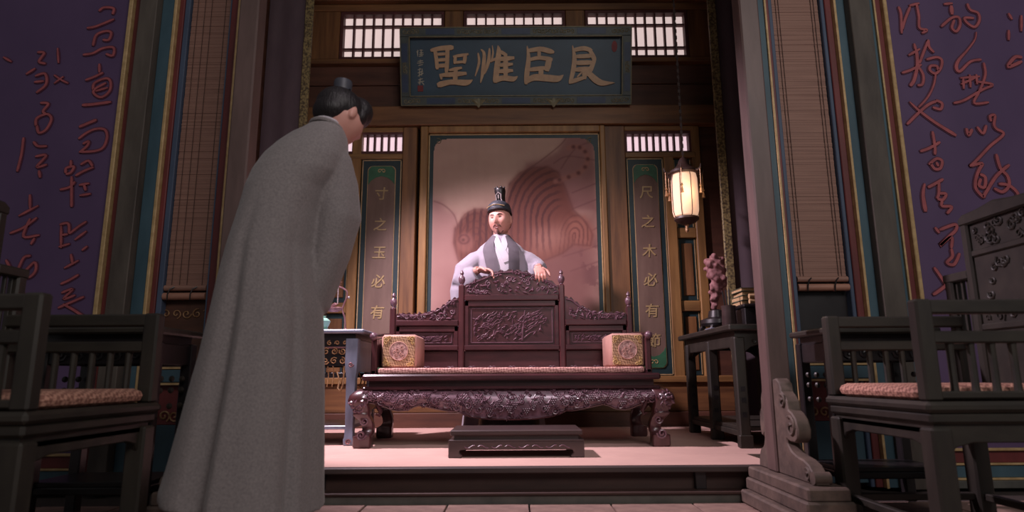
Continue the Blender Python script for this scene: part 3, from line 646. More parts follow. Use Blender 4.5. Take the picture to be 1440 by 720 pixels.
# ---- bamboo blinds
def blind(x0, x1, zb, label):
    r = empty('bamboo_blind', ((x0+x1)/2, FW+0.05, zb), label, 'blind', 'rolled bamboo blinds')
    mb = MB(); z = zb+0.035; rnd = random.Random(int(x0*100))
    while z < 4.9:
        h = 0.0115
        d = rnd.uniform(-0.002, 0.002)
        mb.box(x0+0.003, x1-0.003, FW+0.045+d, FW+0.05+d, z, z+h*0.95)
        z += h
    mb.build('slats', 'bamboo', r, kind='stuff', smooth=False)
    for t in (0.10, 0.16, 0.84, 0.90) if x0 > 0 else (0.15, 0.33, 0.5, 0.85):
        x = lerp(x0, x1, t)
        bx('blind_cord', 'cord', r, x-0.0015, x+0.0015, FW+0.039, FW+0.042, zb+0.03, 4.9, 0.0)
    MB().cyl((x0+0.004, FW+0.03, zb), (x1-0.004, FW+0.03, zb), 0.022, n=14).build('bottom_rod', 'bamboo_rod', r)
    MB().cyl((x0+0.004, FW+0.035, zb+0.05), (x1-0.004, FW+0.035, zb+0.05), 0.018, n=12).build('rolled_edge', 'bamboo', r)
    for t in (0.2, 0.72):
        x = lerp(x0, x1, t)
        MB().tube([(x-0.012, FW+0.002, zb-0.025), (x-0.01, FW-0.002, zb+0.01), (x, FW+0.0, zb+0.04), (x+0.02, FW+0.012, zb+0.055)], 0.004, 5).build('hook', 'black', r)
    return r
blind(1.692, 2.001, 1.13, 'bamboo blind hanging right of the alcove, ending above a dark recess')
blind(-2.071, -1.813, 1.10, 'bamboo blind with pale cords hanging left of the alcove behind the bowing man')

# ---- drapes with brocade edge inside the alcove
def drape(sg, label):
    r = empty('alcove_drape', (sg*2.08, 5.45, P0), label, 'drape', 'drapes inside the alcove')
    rings = []
    n = 24
    top = [(1.935 + 0.345*i/n, 5.45 + 0.006*math.sin(i*0.5)) for i in range(n+1)]
    out = top + [(x, y+0.03) for x, y in reversed(top)]
    mb = MB().prism([(sg*x, y) for x, y in out], P0, 5.0, 'xy')
    mb.build('cloth', 'drape', r)
    a, b = sorted((sg*1.865, sg*1.938))
    bx('brocade_border', 'brocade', r, a, b, 5.435, 5.465, P0, 5.0, 0.004)
    return r
drape(1, 'dark drape with speckled brocade edge behind the gnarled rock')
drape(-1, 'dark drape with thin brocade edge left of the alcove, above the bowing man')

# ---- posts on scroll-carved stone brackets at the platform corners
def gate_post(xc, label, pl_=0.10, pr=0.075):
    r = empty('clamped_post', (xc, 3.15, 0), label, 'post', 'posts at the platform corners')
    bx('shaft', 'postpink', r, xc-0.052, xc+0.052, 3.10, 3.21, P0, 5.1, 0.008)
    pl = bx('plinth', 'carvedstone', r, xc-pl_, xc+pr, 2.68, 3.345, 0.115, P0, 0.008)
    bx('plinth_step', 'carvedstone', pl, xc-pl_-0.015, xc+pr+0.01, 2.665, 3.345, 0.06, 0.118, 0.008)
    bx('plinth_step', 'carvedstone', pl, xc-pl_-(0.05 if pl_ > 0.06 else 0.02), xc+pr+0.02, 2.64, 3.33, 0.0, 0.062, 0.008)
    prof = [(3.10, 0.60), (3.06, 0.605), (3.02, 0.585), (3.01, 0.545), (2.985, 0.53), (2.955, 0.505), (2.95, 0.465), (2.92, 0.455), (2.885, 0.43), (2.865, 0.385), (2.872, 0.345), (2.90, 0.325),
            (2.955, 0.325), (2.985, 0.335), (2.99, 0.315), (2.95, 0.285), (2.90, 0.27), (2.84, 0.262), (2.79, 0.245), (2.755, 0.215), (2.735, 0.19), (2.735, P0), (3.10, P0)]
    for nm, pts in (('front_bracket', prof), ('rear_bracket', [(6.31-a, b) for a, b in prof if True])):
        if nm == 'rear_bracket':
            pts = [(3.21 + (a-3.21)*0.36, b) for a, b in pts]
        b = MB().prism(pts, xc-0.04, xc+0.022, 'yz').build(nm, 'carvedstone', r, bevel=0.006)
        if nm == 'front_bracket':
            mb = MB()
            for (cy, cz, rr) in ((2.93, 0.39, 0.05), (2.80, 0.205, 0.028), (3.0, 0.50, 0.035)):
                pts2 = []
                for i in range(15):
                    t = i/14; a2 = 2.4*math.pi*t + 1.0; q = rr*(1-0.8*t)
                    pts2.append((xc-0.042, cy+q*math.cos(a2), cz+q*math.sin(a2)))
                mb.tube(pts2, 0.007, 5)
            mb.cyl((xc-0.045, 2.752, 0.198), (xc+0.026, 2.752, 0.198), 0.026, n=12)
            mb.build('carved_scroll', 'carvedstone', b, kind='stuff')
    return r
gate_post(1.285, 'pinkish wooden post on carved stone scroll bracket at the right platform corner')
gate_post(-1.41, 'dark reddish wooden post left of the alcove, foot hidden by the grey robe', 0.052, 0.11)

# ================================================================== THINGS ON THE BACK WALL
# ---- name plaque, leaning forward
pl_up = Vector((0, -0.26524896, 0.96417996)); pl_n = Vector((0, -0.96417996, -0.26524896))
PX = Matrix(((1, 0, 0, 0.05), (0, 0.96417996, -0.26524896, 5.9), (0, 0.26524896, 0.96417996, 3.263), (0, 0, 0, 1)))
plq = empty('name_plaque', (0.05, 5.9, 3.263), 'large dark blue plaque with four gold characters leaning forward above the painting', 'plaque')
def pbox(name, m, x0, x1, y0, y1, z0, z1, parent=plq, bv=0.004):
    return MB().box(x0, x1, y0, y1, z0, z1).build(name, m, parent, bevel=bv, xf=PX)
HW, HH, FR = 1.134, 0.754, 0.088
pbox('board', 'plaque', -HW+0.03, HW-0.03, -0.005, 0.04, 0.03, HH-0.03)
for n_, a in (('frame_rail', (-HW, HW, 0, FR)), ('frame_rail', (-HW, HW, HH-FR, HH)), ('frame_stile', (-HW, -HW+FR, FR, HH-FR)), ('frame_stile', (HW-FR, HW, FR, HH-FR))):
    f = pbox(n_, 'plaque_frame', a[0], a[1], -0.055, 0.04, a[2], a[3])
    if n_ == 'frame_rail':
        zc = (a[2]+a[3])/2
        for xa, xb in ((-0.88, -0.60), (-0.14, 0.14), (0.60, 0.88)):
            pbox('blue_inlay', 'plaque_blue', xa, xb, -0.058, -0.05, a[2]+0.016, a[3]-0.016, f, 0)
        for xc in (-0.37, 0.37):
            mb = MB()
            for k in range(-5, 6):
                spiral(mb, (xc+k*0.036, -0.056, zc), 0.024, 1.2, 0.0045, start=k*0.9, sgn=1 if k % 2 else -1, n=10)
            if a[2] == 0:
                leaf(mb, (xc, -0.058, zc-0.02), 0.05, 0.03, math.pi/2)
                leaf(mb, (xc-0.03, -0.058, zc-0.01), 0.05, 0.02, 2.5); leaf(mb, (xc+0.03, -0.058, zc-0.01), 0.05, 0.02, 0.6)
            mb.build('gilt_scroll', 'olive', f, xf=PX, kind='stuff')
        for s in (-1, 1):
            mb = MB()
            for k in range(4):
                spiral(mb, (s*(HW-0.05-0.04*k), -0.056, zc), 0.026, 1.2, 0.0045, start=k, sgn=s, n=10)
            mb.build('corner_scroll', 'olive', f, xf=PX, kind='stuff')
    else:
        xc = (a[0]+a[1])/2
        for za, zb in ((0.13, 0.30), (0.42, 0.60)):
            pbox('blue_inlay', 'plaque_blue', a[0]+0.016, a[1]-0.016, -0.058, -0.05, za, zb, f, 0)
        mb = MB()
        for k in range(-1, 2):
            spiral(mb, (xc, -0.056, 0.36+k*0.03), 0.024, 1.2, 0.0045, start=k, n=10)
        mb.build('gilt_scroll', 'olive', f, xf=PX, kind='stuff')
for d, w in ((FR, 0.008), (0.0, 0.007)):
    for a in ((-HW+d, HW-d, d, d+w), (-HW+d, HW-d, HH-d-w, HH-d), (-HW+d, -HW+d+w, d, HH-d), (HW-d-w, HW-d, d, HH-d)):
        pbox('gilt_line', 'olive', a[0], a[1], -0.062, -0.03, a[2], a[3], plq, 0)
for ch in STROKES['P']:
    mb = MB()
    for i, st in enumerate(ch): mb.ribbon([(a_, b_, c_*1.16) for a_, b_, c_ in st], -0.005, 0.014+0.0003*i)
    mb.build('character', 'plaque_gold', plq, xf=PX, smooth=False)
for ch in STROKES['S']:
    mb = MB()
    for i, st in enumerate(ch): mb.ribbon(st, -0.005, 0.004+0.0002*i)
    mb.build('small_character', 'ivory', plq, xf=PX, smooth=False)
pbox('seal', 'seal', -0.975, -0.92, -0.010, -0.004, 0.145, 0.205)
MB().prism([(0.972+0.028*math.cos(t*math.pi/8), 0.571+0.055*math.sin(t*math.pi/8)) for t in range(16)], -0.010, -0.004).build('seal', 'seal', plq, xf=PX, label='faint red oval seal')

# ---- couplet boards
def couplet(xc, hw, z0, z1, text, zs, label):
    r = empty('couplet_board', (xc, BW-0.03, z0), label, 'couplet board', 'couplet boards beside the painting')
    y = BW-0.03
    bx('border', 'deepgreen', r, xc-hw, xc+hw, y, y+0.04, z0, z1, 0.004)
    def rounded(h, za, zb, rr):
        o = []
        for cx, cz, a0 in ((h-rr, zb-rr, 0), (-h+rr, zb-rr, 90), (-h+rr, za+rr, 180), (h-rr, za+rr, 270)):
            for k in range(6):
                a = math.radians(a0+k*18); o.append((xc+cx+rr*math.cos(a), cz+rr*math.sin(a)))
        return o
    MB().prism(rounded(hw-0.062, z0+0.07, z1-0.07, 0.05), y-0.004, y+0.01).build('gilt_rim', 'gold', r)
    MB().prism(rounded(hw-0.068, z0+0.076, z1-0.076, 0.045), y-0.008, y+0.01).build('panel', 'couplet', r)
    for s in (1, -1):
        ze = z1-0.076 if s > 0 else z0+0.076
        h = hw-0.07
        out = [(xc-h+0.03, ze), (xc+h-0.03, ze), (xc+h, ze-s*0.04), (xc+h, ze-s*0.19), (xc+h*0.8, ze-s*0.15), (xc+h*0.45, ze-s*0.115), (xc, ze-s*0.10), (xc-h*0.45, ze-s*0.115), (xc-h*0.8, ze-s*0.15), (xc-h, ze-s*0.19), (xc-h, ze-s*0.04)]
        g = MB().prism(out, y-0.012, y).build('green_cloud_head', 'green', r)
        mb = MB(); spiral(mb, (xc-0.018, y-0.013, ze-s*0.05), 0.024, 1.0, 0.004, start=0.3); spiral(mb, (xc+0.018, y-0.013, ze-s*0.05), 0.024, 1.0, 0.004, start=2.8, sgn=-1)
        mb.build('cloud_scroll', 'gold', g, kind='stuff')
    for a in ((xc-hw+0.008, xc-hw+0.016, z0+0.008, z1-0.008), (xc+hw-0.016, xc+hw-0.008, z0+0.008, z1-0.008), (xc-hw+0.008, xc+hw-0.008, z1-0.016, z1-0.008), (xc-hw+0.008, xc+hw-0.008, z0+0.008, z0+0.016)):
        bx('gilt_line', 'gold', r, a[0], a[1], y-0.004, y+0.01, a[2], a[3], 0)
    for ch, z in zip(text, zs):
        cu = bpy.data.curves.new('c', 'FONT'); cu.body = ch; cu.size = 0.135; cu.extrude = 0.002; cu.offset = 0.0015
        cu.align_x = 'CENTER'; cu.resolution_u = 3; cu.shear = 0.08
        t = bpy.data.objects.new('t', cu); COL.objects.link(t)
        dg = bpy.context.evaluated_depsgraph_get()
        me = bpy.data.meshes.new_from_object(t.evaluated_get(dg))
        bpy.data.objects.remove(t)
        me.transform(Matrix.Translation(Vector((xc, y-0.011, z-0.05)) - ORG[r.name]) @ Matrix.Rotation(math.radians(90), 4, 'X'))
        me.materials.clear(); me.materials.append(M['couplet_gold']); me.name = 'character'
        put('character', me, r)
    return r
couplet(-1.277, 0.20, 0.62, 2.74, '寸之玉必有瑕', (2.385, 2.075, 1.80, 1.52, 1.225, 0.945), 'tall couplet board with gold characters left of the painting, beside the bowing man')
couplet(1.315, 0.185, 0.62, 2.74, '尺之木必有節', (2.385, 2.09, 1.80, 1.52, 1.225, 0.945), 'tall couplet board with gold characters right of the painting, beside the lantern')

# ---- tiger painting: canvas coloured vertex by vertex
pt = empty('tiger_painting', (0.027, BW-0.03, 0.62), 'large framed painting of a striped tiger among rocks in faded pink and brown', 'painting')
px0, px1, pz0, pz1 = -0.822, 0.876, 0.62, 3.0
bx('border', 'deepgreen', pt, px0, px1, BW-0.03, BW+0.03, pz0, pz1, 0.004)
for n_, a in (('frame_stile', (px0-0.075, px0, pz0, pz1+0.07)), ('frame_stile', (px1, px1+0.05, pz0, pz1+0.07)), ('frame_rail', (px0, px1, pz1, pz1+0.07))):
    bx(n_, 'wood_pale', pt, a[0], a[1], BW-0.075, BW+0.03, a[2], a[3], 0.008)
for a in ((px0+0.004, px0+0.014, pz0, pz1-0.004), (px1-0.014, px1-0.004, pz0, pz1-0.004), (px0+0.004, px1-0.004, pz1-0.014, pz1-0.004)):
    bx('gilt_line', 'gold', pt, a[0], a[1], BW-0.036, BW, a[2], a[3], 0)
def paint_canvas():
    x0, x1, z0, z1 = px0+0.052, px1-0.052, pz0+0.05, pz1-0.05
    nx, nz = 200, 260
    xs = np.linspace(x0, x1, nx); zs = np.linspace(z0, z1, nz)
    X, Z = np.meshgrid(xs, zs)
    # design coordinates: u across (610..838), v down (195..420 at throne back)
    U = 610 + (X-x0)/(x1-x0)*228
    V = 195 + (z1-Z)/(2.95-1.36)*225
    rng = np.random.RandomState(3)
    def fbm(u, v, s, seed):
        r = np.random.RandomState(seed); t = 0
        for o in range(4):
            a = r.uniform(0, 6.28, 6); k = r.normal(0, 1, (6, 2))*(2**o)/s
            for i in range(6):
                t = t + np.sin(k[i, 0]*u + k[i, 1]*v + a[i])/(6*1.7**o)
        return t
    n1 = fbm(U, V, 22, 1); n2 = fbm(U, V, 9, 2)
    def S(d, w): return 1/(1+np.exp(np.clip(d/w, -30, 30)))      # 1 inside (d<0)
    def poly(pts):
        """signed-ish distance to polygon, negative inside"""
        P = np.array(pts, float); d = np.full(U.shape, 1e9); ins = np.zeros(U.shape, bool)
        for a, b in zip(P, np.roll(P, -1, 0)):
            e = b-a; wx, wy = U-a[0], V-a[1]
            t = np.clip((wx*e[0]+wy*e[1])/(e@e), 0, 1)
            d = np.minimum(d, np.hypot(wx-t*e[0], wy-t*e[1]))
            c = ((a[1] > V) != (b[1] > V)) & (U < (b[0]-a[0])*(V-a[1])/(b[1]-a[1]+1e-9)+a[0])
            ins ^= c
        return np.where(ins, -d, d)
    def line(pts):
        d = np.full(U.shape, 1e9)
        P = np.array(smooth_path(pts, 6), float)
        for a, b in zip(P, P[1:]):
            e = b-a; wx, wy = U-a[0], V-a[1]
            t = np.clip((wx*e[0]+wy*e[1])/(e@e+1e-9), 0, 1)
            d = np.minimum(d, np.hypot(wx-t*e[0], wy-t*e[1]))
        return d
    C = np.zeros(U.shape+(3,))
    C[:] = (184, 152, 136)
    def mixin(mask, col):
        for i in range(3): C[..., i] = C[..., i]*(1-mask) + col[i]*mask
    mixin(0.25*(n1*0.5+0.5), (166, 132, 118))
    # rocks on the right, ledge on the left, ground below
    rock = poly([(838, 190), (800, 190), (785, 215), (760, 228), (742, 232), (735, 250), (733, 270), (760, 300), (838, 300)])
    mixin(S(rock, 2.0)*0.85, (132, 90, 87))
    left = poly([(608, 283), (622, 285), (628, 298), (642, 305), (646, 330), (660, 360), (690, 440), (608, 520)])
    mixin(S(left, 2.5)*0.6, (150, 106, 104))
    mixin(0.35*np.clip(n1, 0, 1)*(U > 735), (112, 72, 70))
    ground = poly([(640, 520), (640, 400), (700, 375), (760, 350), (838, 300), (838, 560), (608, 560), (608, 470)])
    mixin(S(ground, 8)*0.8, (114, 70, 67))
    for pts in ([(838, 200), (812, 210), (790, 240)], [(735, 262), (738, 245), (762, 228), (790, 205), (800, 192)], [(800, 300), (838, 285)], [(805, 275), (838, 262)], [(612, 286), (626, 292), (640, 306), (646, 325)], [(780, 232), (800, 222), (838, 228)],
                [(770, 350), (800, 345), (838, 325)], [(790, 365), (838, 350)], [(800, 385), (838, 372)]):
        mixin(np.exp(-(line(pts)/1.1)**2)*0.6, (110, 70, 68))
    mixin(S(poly([(838, 340), (815, 360), (820, 400), (838, 420)]), 3)*0.5*(n2 > 0.1), (92, 54, 56))
    # tiger: body, haunch, shoulder, head, paw, tail
    body = poly([(648, 372), (640, 345), (642, 325), (655, 305), (668, 298), (690, 298), (712, 285), (718, 262), (732, 246), (752, 238), (772, 238), (786, 246), (796, 270), (806, 300), (824, 318), (832, 335), (828, 350), (805, 348), (790, 360), (760, 372), (720, 400), (670, 405)])
    mixin(S(body, 1.8), (112, 64, 54))
    mixin(S(body, 1.8)*S(poly([(750, 330), (790, 320), (800, 345), (770, 365), (740, 365)]), 6)*0.5, (176, 128, 112))
    mixin(S(poly([(800, 312), (822, 308), (834, 330), (828, 352), (806, 348), (798, 330)]), 2.5)*0.9, (152, 98, 84))
    mb_ = S(body, 1.2)
    # stripes: nested arches over the haunch, the hind leg and the shoulder
    def arches(cu, cv, wu, hv, per, sk, seed, lim):
        uu = (U-cu+sk*(V-cv)); up = np.minimum(0, V-cv)
        rr = np.hypot(uu/wu, up/hv)*10 + 0.55*fbm(U, V, 14, seed)
        fade = S(rr-lim, 0.4)*S(V-cv-34, 7)
        return np.clip(np.sin(rr*2*np.pi/per)*2.2-0.5, 0, 1)*fade*(0.6+0.4*np.clip(fbm(U, V, 18, seed+5)+.6, 0, 1))
    rr = np.hypot((U-791)*0.92, np.where(V < 316, (V-316)*0.80, (V-316)*0.22)) + 2.2*fbm(U, V, 16, 11)
    mixin(mb_*np.clip(np.sin(rr*2*np.pi/8.0)*2.0-0.15, 0, 1)*S(U-787, 2.5)*S(14-rr, 2)*S(V-352, 5)*(0.55+0.45*np.clip(fbm(U, V, 20, 9)+0.7, 0, 1))*0.85, (72, 38, 38))
    mixin(mb_*arches(806, 335, 22, 32, 2.6, 0.1, 12, 10.5)*0.6, (90, 50, 47))
    mixin(mb_*arches(672, 345, 36, 50, 1.9, -0.1, 13, 10.5)*S(U-712, 4)*0.62, (88, 48, 46))
    mixin(mb_*S(np.hypot((U-768)/24, (V-338)/14)-1, 0.35)*0.35, (182, 136, 122))
    mixin(np.exp(-(np.abs(body)/1.4)**2)*0.35, (92, 52, 50))
    # head detail, lower left, half behind the man
    mixin(S(np.hypot((U-656)/12, (V-345)/14)-1, 0.12)*0.6, (156, 108, 96))
    mixin(np.exp(-((np.hypot((U-654)/7, (V-340)/6)-1)/0.25)**2)*0.6, (88, 48, 48))
    mixin(S(np.hypot(U-653, V-341)-2, 0.6)*0.7, (70, 38, 38))
    # tail
    tl = [(782, 258), (795, 254), (812, 248), (824, 238), (828, 224), (822, 212), (812, 208), (802, 210)]
    mixin(S(line(tl)-3.6, 0.8)*0.85, (150, 100, 88))
    P = smooth_path(tl, 6)
    for i in range(3, len(P), 5):
        mixin(S(np.hypot(U-P[i][0], V-P[i][1])-2.6, 0.6)*0.8, (80, 42, 42))
    mixin(0.10*(n2*0.5+0.5), (110, 70, 68))
    C = np.clip(C, 0, 255)/255.0
    Cl = np.where(C <= 0.04045, C/12.92, ((C+0.055)/1.055)**2.4)
    verts = [(float(X[j, i]), BW-0.034, float(Z[j, i])) for j in range(nz) for i in range(nx)]
    rad = 0.13
    def keep(i, j):
        x, z = xs[i], zs[j]
        for cx in (x0+rad, x1-rad):
            if z > z1-rad and ((cx < 0 and x < cx) or (cx > 0 and x > cx)) and math.hypot(x-cx, z-(z1-rad)) > rad: return False
        return True
    faces = [(j*nx+i, j*nx+i+1, (j+1)*nx+i+1, (j+1)*nx+i) for j in range(nz-1) for i in range(nx-1) if keep(i, j) and keep(i+1, j+1)]
    me = bpy.data.meshes.new('canvas'); o0 = ORG[pt.name]
    me.from_pydata([(x-o0.x, y-o0.y, z-o0.z) for x, y, z in verts], [], faces)
    at = me.color_attributes.new('pigment', 'FLOAT_COLOR', 'POINT')
    at.data.foreach_set('color', np.concatenate([Cl.reshape(-1, 3), np.ones((nx*nz, 1))], 1).ravel().astype(np.float32))
    m = bpy.data.materials.new('painted_silk'); m.use_nodes = True
    nt = m.node_tree; b = nt.nodes['Principled BSDF']; b.inputs['Roughness'].default_value = 0.75
    a = nt.nodes.new('ShaderNodeAttribute'); a.attribute_name = 'pigment'
    nt.links.new(a.outputs['Color'], b.inputs['Base Color'])
    me.materials.append(m)
    put('canvas', me, pt)
    for s in (-1, 1):
        cx = x0+0.045 if s < 0 else x1-0.045
        mb = MB(); spiral(mb, (cx, BW-0.034, z1-0.03), 0.035, 1.0, 0.004, start=2.0 if s < 0 else 1.0, sgn=s); mb.build('corner_scroll', 'olive', pt, kind='stuff')
paint_canvas()

# ---- hanging lantern
lx, ly, lz = 1.435, 5.05, 1.885
ln = empty('hanging_lantern', (lx, ly, lz-0.07), 'lit cylindrical silk lantern with upturned cap hanging on a chain at the right', 'lantern')
MB().lathe([(0.06, 0), (0.098, 0.02), (0.108, 0.06), (0.110, 0.2), (0.108, 0.33), (0.098, 0.375), (0.07, 0.39)], (lx, ly, lz), 24).build('silk_shade', 'lampshade', ln)
for k in range(8):
    a = k*math.pi/4+0.2
    pts = [(lx+r*math.cos(a), ly+r*math.sin(a), lz+z) for r, z in ((0.062, -0.004), (0.101, 0.018), (0.1115, 0.06), (0.1135, 0.2), (0.1115, 0.33), (0.101, 0.378))]
    MB().tube(pts, 0.0035, 5).build('rib', 'lampcap', ln)
MB().lathe([(0.112, 0), (0.125, 0.01), (0.12, 0.03), (0.085, 0.05), (0.05, 0.085), (0.04, 0.12), (0.02, 0.15)], (lx, ly, lz+0.375), 16).build('cap', 'lampcap', ln)
MB().lathe([(0.03, -0.05), (0.075, -0.03), (0.10, -0.008), (0.098, 0.01)], (lx, ly, lz), 16).build('bottom_rim', 'lampcap', ln)
MB().lathe([(0.006, -0.115), (0.016, -0.1), (0.012, -0.07), (0.02, -0.045)], (lx, ly, lz), 10).build('bottom_finial', 'gold_carve', ln)
for k in range(6):
    a = k*math.pi/3+0.12
    ca, sa = math.cos(a), math.sin(a)
    arm = MB().tube([(lx+ca*r, ly+sa*r, lz+z) for r, z in ((0.10, 0.40), (0.14, 0.385), (0.165, 0.40), (0.172, 0.43))], [0.008, 0.008, 0.007, 0.003], 6).build('cap_horn', 'lampcap', ln)
    MB().tube([(lx+ca*0.16, ly+sa*0.16, lz+0.39), (lx+ca*0.16, ly+sa*0.16, lz+0.25)], 0.0025, 4).lathe([(0.003, 0.0), (0.012, 0.01), (0.004, 0.03)], (lx+ca*0.16, ly+sa*0.16, lz+0.235), 6).lathe([(0.014, -0.05), (0.01, -0.02), (0.004, 0.0)], (lx+ca*0.16, ly+sa*0.16, lz+0.235), 8).build('tassel', 'gold_carve', arm)
mb = MB()
z = lz+0.52; k = 0
while z < 5.09:
    if k % 2: mb.box(lx-0.010, lx+0.010, ly-0.003, ly+0.003, z, z+0.035)
    else: mb.box(lx-0.003, lx+0.003, ly-0.010, ly+0.010, z, z+0.035)
    z += 0.031; k += 1
mb.build('chain', 'lampcap', ln, smooth=False, kind='stuff')
lamp('lantern_glow', 'POINT', (lx, ly-0.19, lz+0.2), None, 1.2, (1.0, 0.72, 0.45), shadow_soft_size=0.08)

# ================================================================== THE THRONE
TX = -0.01
th = empty('carved_throne', (TX, 4.65, P0), 'wide carved rosewood throne bench with openwork back and scroll legs', 'throne')
rt = random.Random(11)
bx('seat_board', 'rose', th, TX-0.985, TX+0.985, 4.235, 5.07, 0.598, 0.64, 0.012)
bx('waist', 'rose', th, TX-0.945, TX+0.945, 4.285, 5.03, 0.558, 0.60, 0.0)
bx('moulding', 'rose', th, TX-0.98, TX+0.98, 4.245, 5.06, 0.538, 0.56, 0.008)
zb_tab = [(0, .346), (.15, .35), (.25, .362), (.33, .385), (.345, .396), (.36, .402), (.40, .400), (.46, .41), (.53, .425), (.60, .44), (.64, .43), (.68, .41), (.74, .405), (.79, .415), (.82, .43), (.86, .44), (.91, .456), (1.2, .456)]
def bulge(v): return 0.045*math.sin(min(1.0, v*1.15)*math.pi*0.85)
def apron_front():
    xs = np.linspace(-0.97, 0.97, 98); nv = 9
    vs = []; fs = []
    for x in xs:
        zb = interp(zb_tab, abs(x))[0]
        for j in range(nv):
            v = j/(nv-1)
            vs.append((TX+x, 4.275-bulge(v), 0.54+(zb-0.54)*v))
        for j in range(nv):
            v = j/(nv-1)
            vs.append((TX+x, 4.31-bulge(v)*0.8, 0.54+(zb-0.54)*v))
    st = 2*nv
    for i in range(len(xs)-1):
        a, b = i*st, (i+1)*st
        for j in range(nv-1):
            fs.append((a+j, b+j, b+j+1, a+j+1)); fs.append((a+nv+j, a+nv+j+1, b+nv+j+1, b+nv+j))
        fs.append((a+nv-1, b+nv-1, b+2*nv-1, a+2*nv-1)); fs.append((a, a+nv, b+nv, b))
    return MB().add(vs, fs)
ap = apron_front().build('front_apron', 'rose_lit', th)
def on_apron(x, v, off=0.0):
    zb = interp(zb_tab, abs(x))[0]
    return (TX+x, 4.275-bulge(v)-off, 0.54+(zb-0.54)*v)
# carved grapes, vine scrolls and leaves
mb = MB()
for k in range(46):
    x = -0.94+k*(1.88/45)+rt.uniform(-0.012, 0.012)
    v = (0.35, 0.7, 0.5)[k % 3]+rt.uniform(-0.06, 0.06)
    n = 0
    hgt_ = 0.54-interp(zb_tab, abs(x))[0]
    for row in range(4):
        for q in range(4-row):
            xx = x+(q-(3-row)/2)*0.0135+rt.uniform(-.001, .001)
            vv = v+(row*0.0118-0.016)/hgt_
            if 0.06 < vv < 0.93 and abs(xx) < 0.955: mb.sphere(on_apron(xx, vv, 0.004), 0.0072, 6, 4)
mb.build('grape_carving', 'rose_lit', ap, kind='stuff')
mb = MB()
for k in range(150):
    x = rt.uniform(-0.95, 0.95); v = rt.uniform(0.06, 0.93)
    a0 = rt.uniform(0, 6.28); c = on_apron(x, v, 0.002)
    for q in range(3):
        a = a0+(q-1)*0.75
        leaf(mb, (c[0]+0.011*math.cos(a), c[1], c[2]+0.011*math.sin(a)), rt.uniform(0.013, 0.019), rt.uniform(0.005, 0.008), a, 0.010)
mb.build('leaf_carving', 'rose_lit', ap, kind='stuff')
mb = MB()
for k in range(-13, 14):
    x = k*0.071; c = on_apron(x, 0.72+0.12*math.sin(k*2.1), 0.006)
    spiral(mb, c, 0.026, 1.3, 0.0048, start=rt.uniform(0, 6), sgn=1 if k % 2 else -1, n=12)
for k in range(44):
    x = rt.uniform(-0.93, 0.88); v = rt.uniform(0.1, 0.6)
    pts = [on_apron(x+0.013*i, v+0.14*math.sin(i*0.9+k), 0.006) for i in range(6)]
    mb.tube(pts, 0.004, 4)
mb.build('vine_scroll', 'rose_lit', ap, kind='stuff')
mb = MB()
mb.tube([on_apron(x, 1.0, 0.0) for x in np.linspace(-0.95, 0.95, 110)], 0.0065, 5)
mb.build('apron_bead', 'rose', ap)
for s in (-1, 1):
    out = []
    for i in range(25):
        y = lerp(4.33, 5.0, i/24); a = abs(y-4.665)/0.335
        out.append((y, 0.40+0.05*a**2+0.012*math.sin(a*9)))
    out += [(5.0, 0.54), (4.33, 0.54)]
    MB().prism(out, TX+s*0.965, TX+s*1.005, 'yz').build('side_apron', 'rose', th, bevel=0.004)
out = [(TX-0.93, 0.54), (TX-0.93, 0.46)] + [(TX+x, 0.42) for x in np.linspace(-0.85, 0.85, 8)] + [(TX+0.93, 0.46), (TX+0.93, 0.54)]
MB().prism(out, 5.02, 5.05).build('rear_apron', 'rose', th)
LEG = [(0.545, 0.0, 0.048), (0.53, 0.02, 0.056), (0.505, 0.038, 0.062), (0.475, 0.046, 0.064), (0.445, 0.042, 0.060), (0.42, 0.03, 0.053), (0.395, 0.022, 0.050), (0.385, 0.028, 0.052), (0.375, 0.026, 0.05),
       (0.35, 0.008, 0.043), (0.32, -0.008, 0.037), (0.285, -0.012, 0.036), (0.262, -0.002, 0.041), (0.25, 0.012, 0.05), (0.245, 0.018, 0.056), (0.18, 0.018, 0.057), (P0, 0.014, 0.053)]
for sx in (-1, 1):
    for y0, sy in ((4.31, -1), (5.0, 1)):
        rings = []
        for z, o, h in LEG:
            c = (TX+sx*(0.955+o), y0+sy*o*0.8, z)
            rings.append([(c[0]+dx*h, c[1]+dy*h, z) for dx, dy in ((-1, -.82), (-.82, -1), (.82, -1), (1, -.82), (1, .82), (.82, 1), (-.82, 1), (-1, .82))])
        lg = MB().loft(list(reversed(rings))).build('leg', 'rose_v', th, angle=50)
        if sy < 0:
            mb = MB(); rl = random.Random(5+sx)
            for k in range(26):
                z = rl.uniform(0.40, 0.53); o, h = interp(sorted([(a, b, c) for a, b, c in LEG]), z)
                leaf(mb, (TX+sx*(0.955+o)+rl.uniform(-.9, .9)*h, y0+sy*(o*0.8+h)-0.001, z), rl.uniform(.012, .022), rl.uniform(.006, .011), rl.uniform(0, 6.3), 0.009)
            cx = TX+sx*(0.955+0.014)
            spiral(mb, (cx+sx*0.005, y0-0.07, 0.255), 0.034, 1.6, 0.008, start=3.1 if sx > 0 else 0.0, sgn=sx)
            spiral(mb, (cx-sx*0.01, y0-0.055, 0.34), 0.028, 1.4, 0.006, start=0.0 if sx > 0 else 3.1, sgn=-sx)
            spiral(mb, (cx, y0-0.085, 0.47), 0.035, 1.5, 0.007, start=1.0, sgn=sx)
            mb.build('leg_carving', 'rose_lit', lg, kind='stuff')
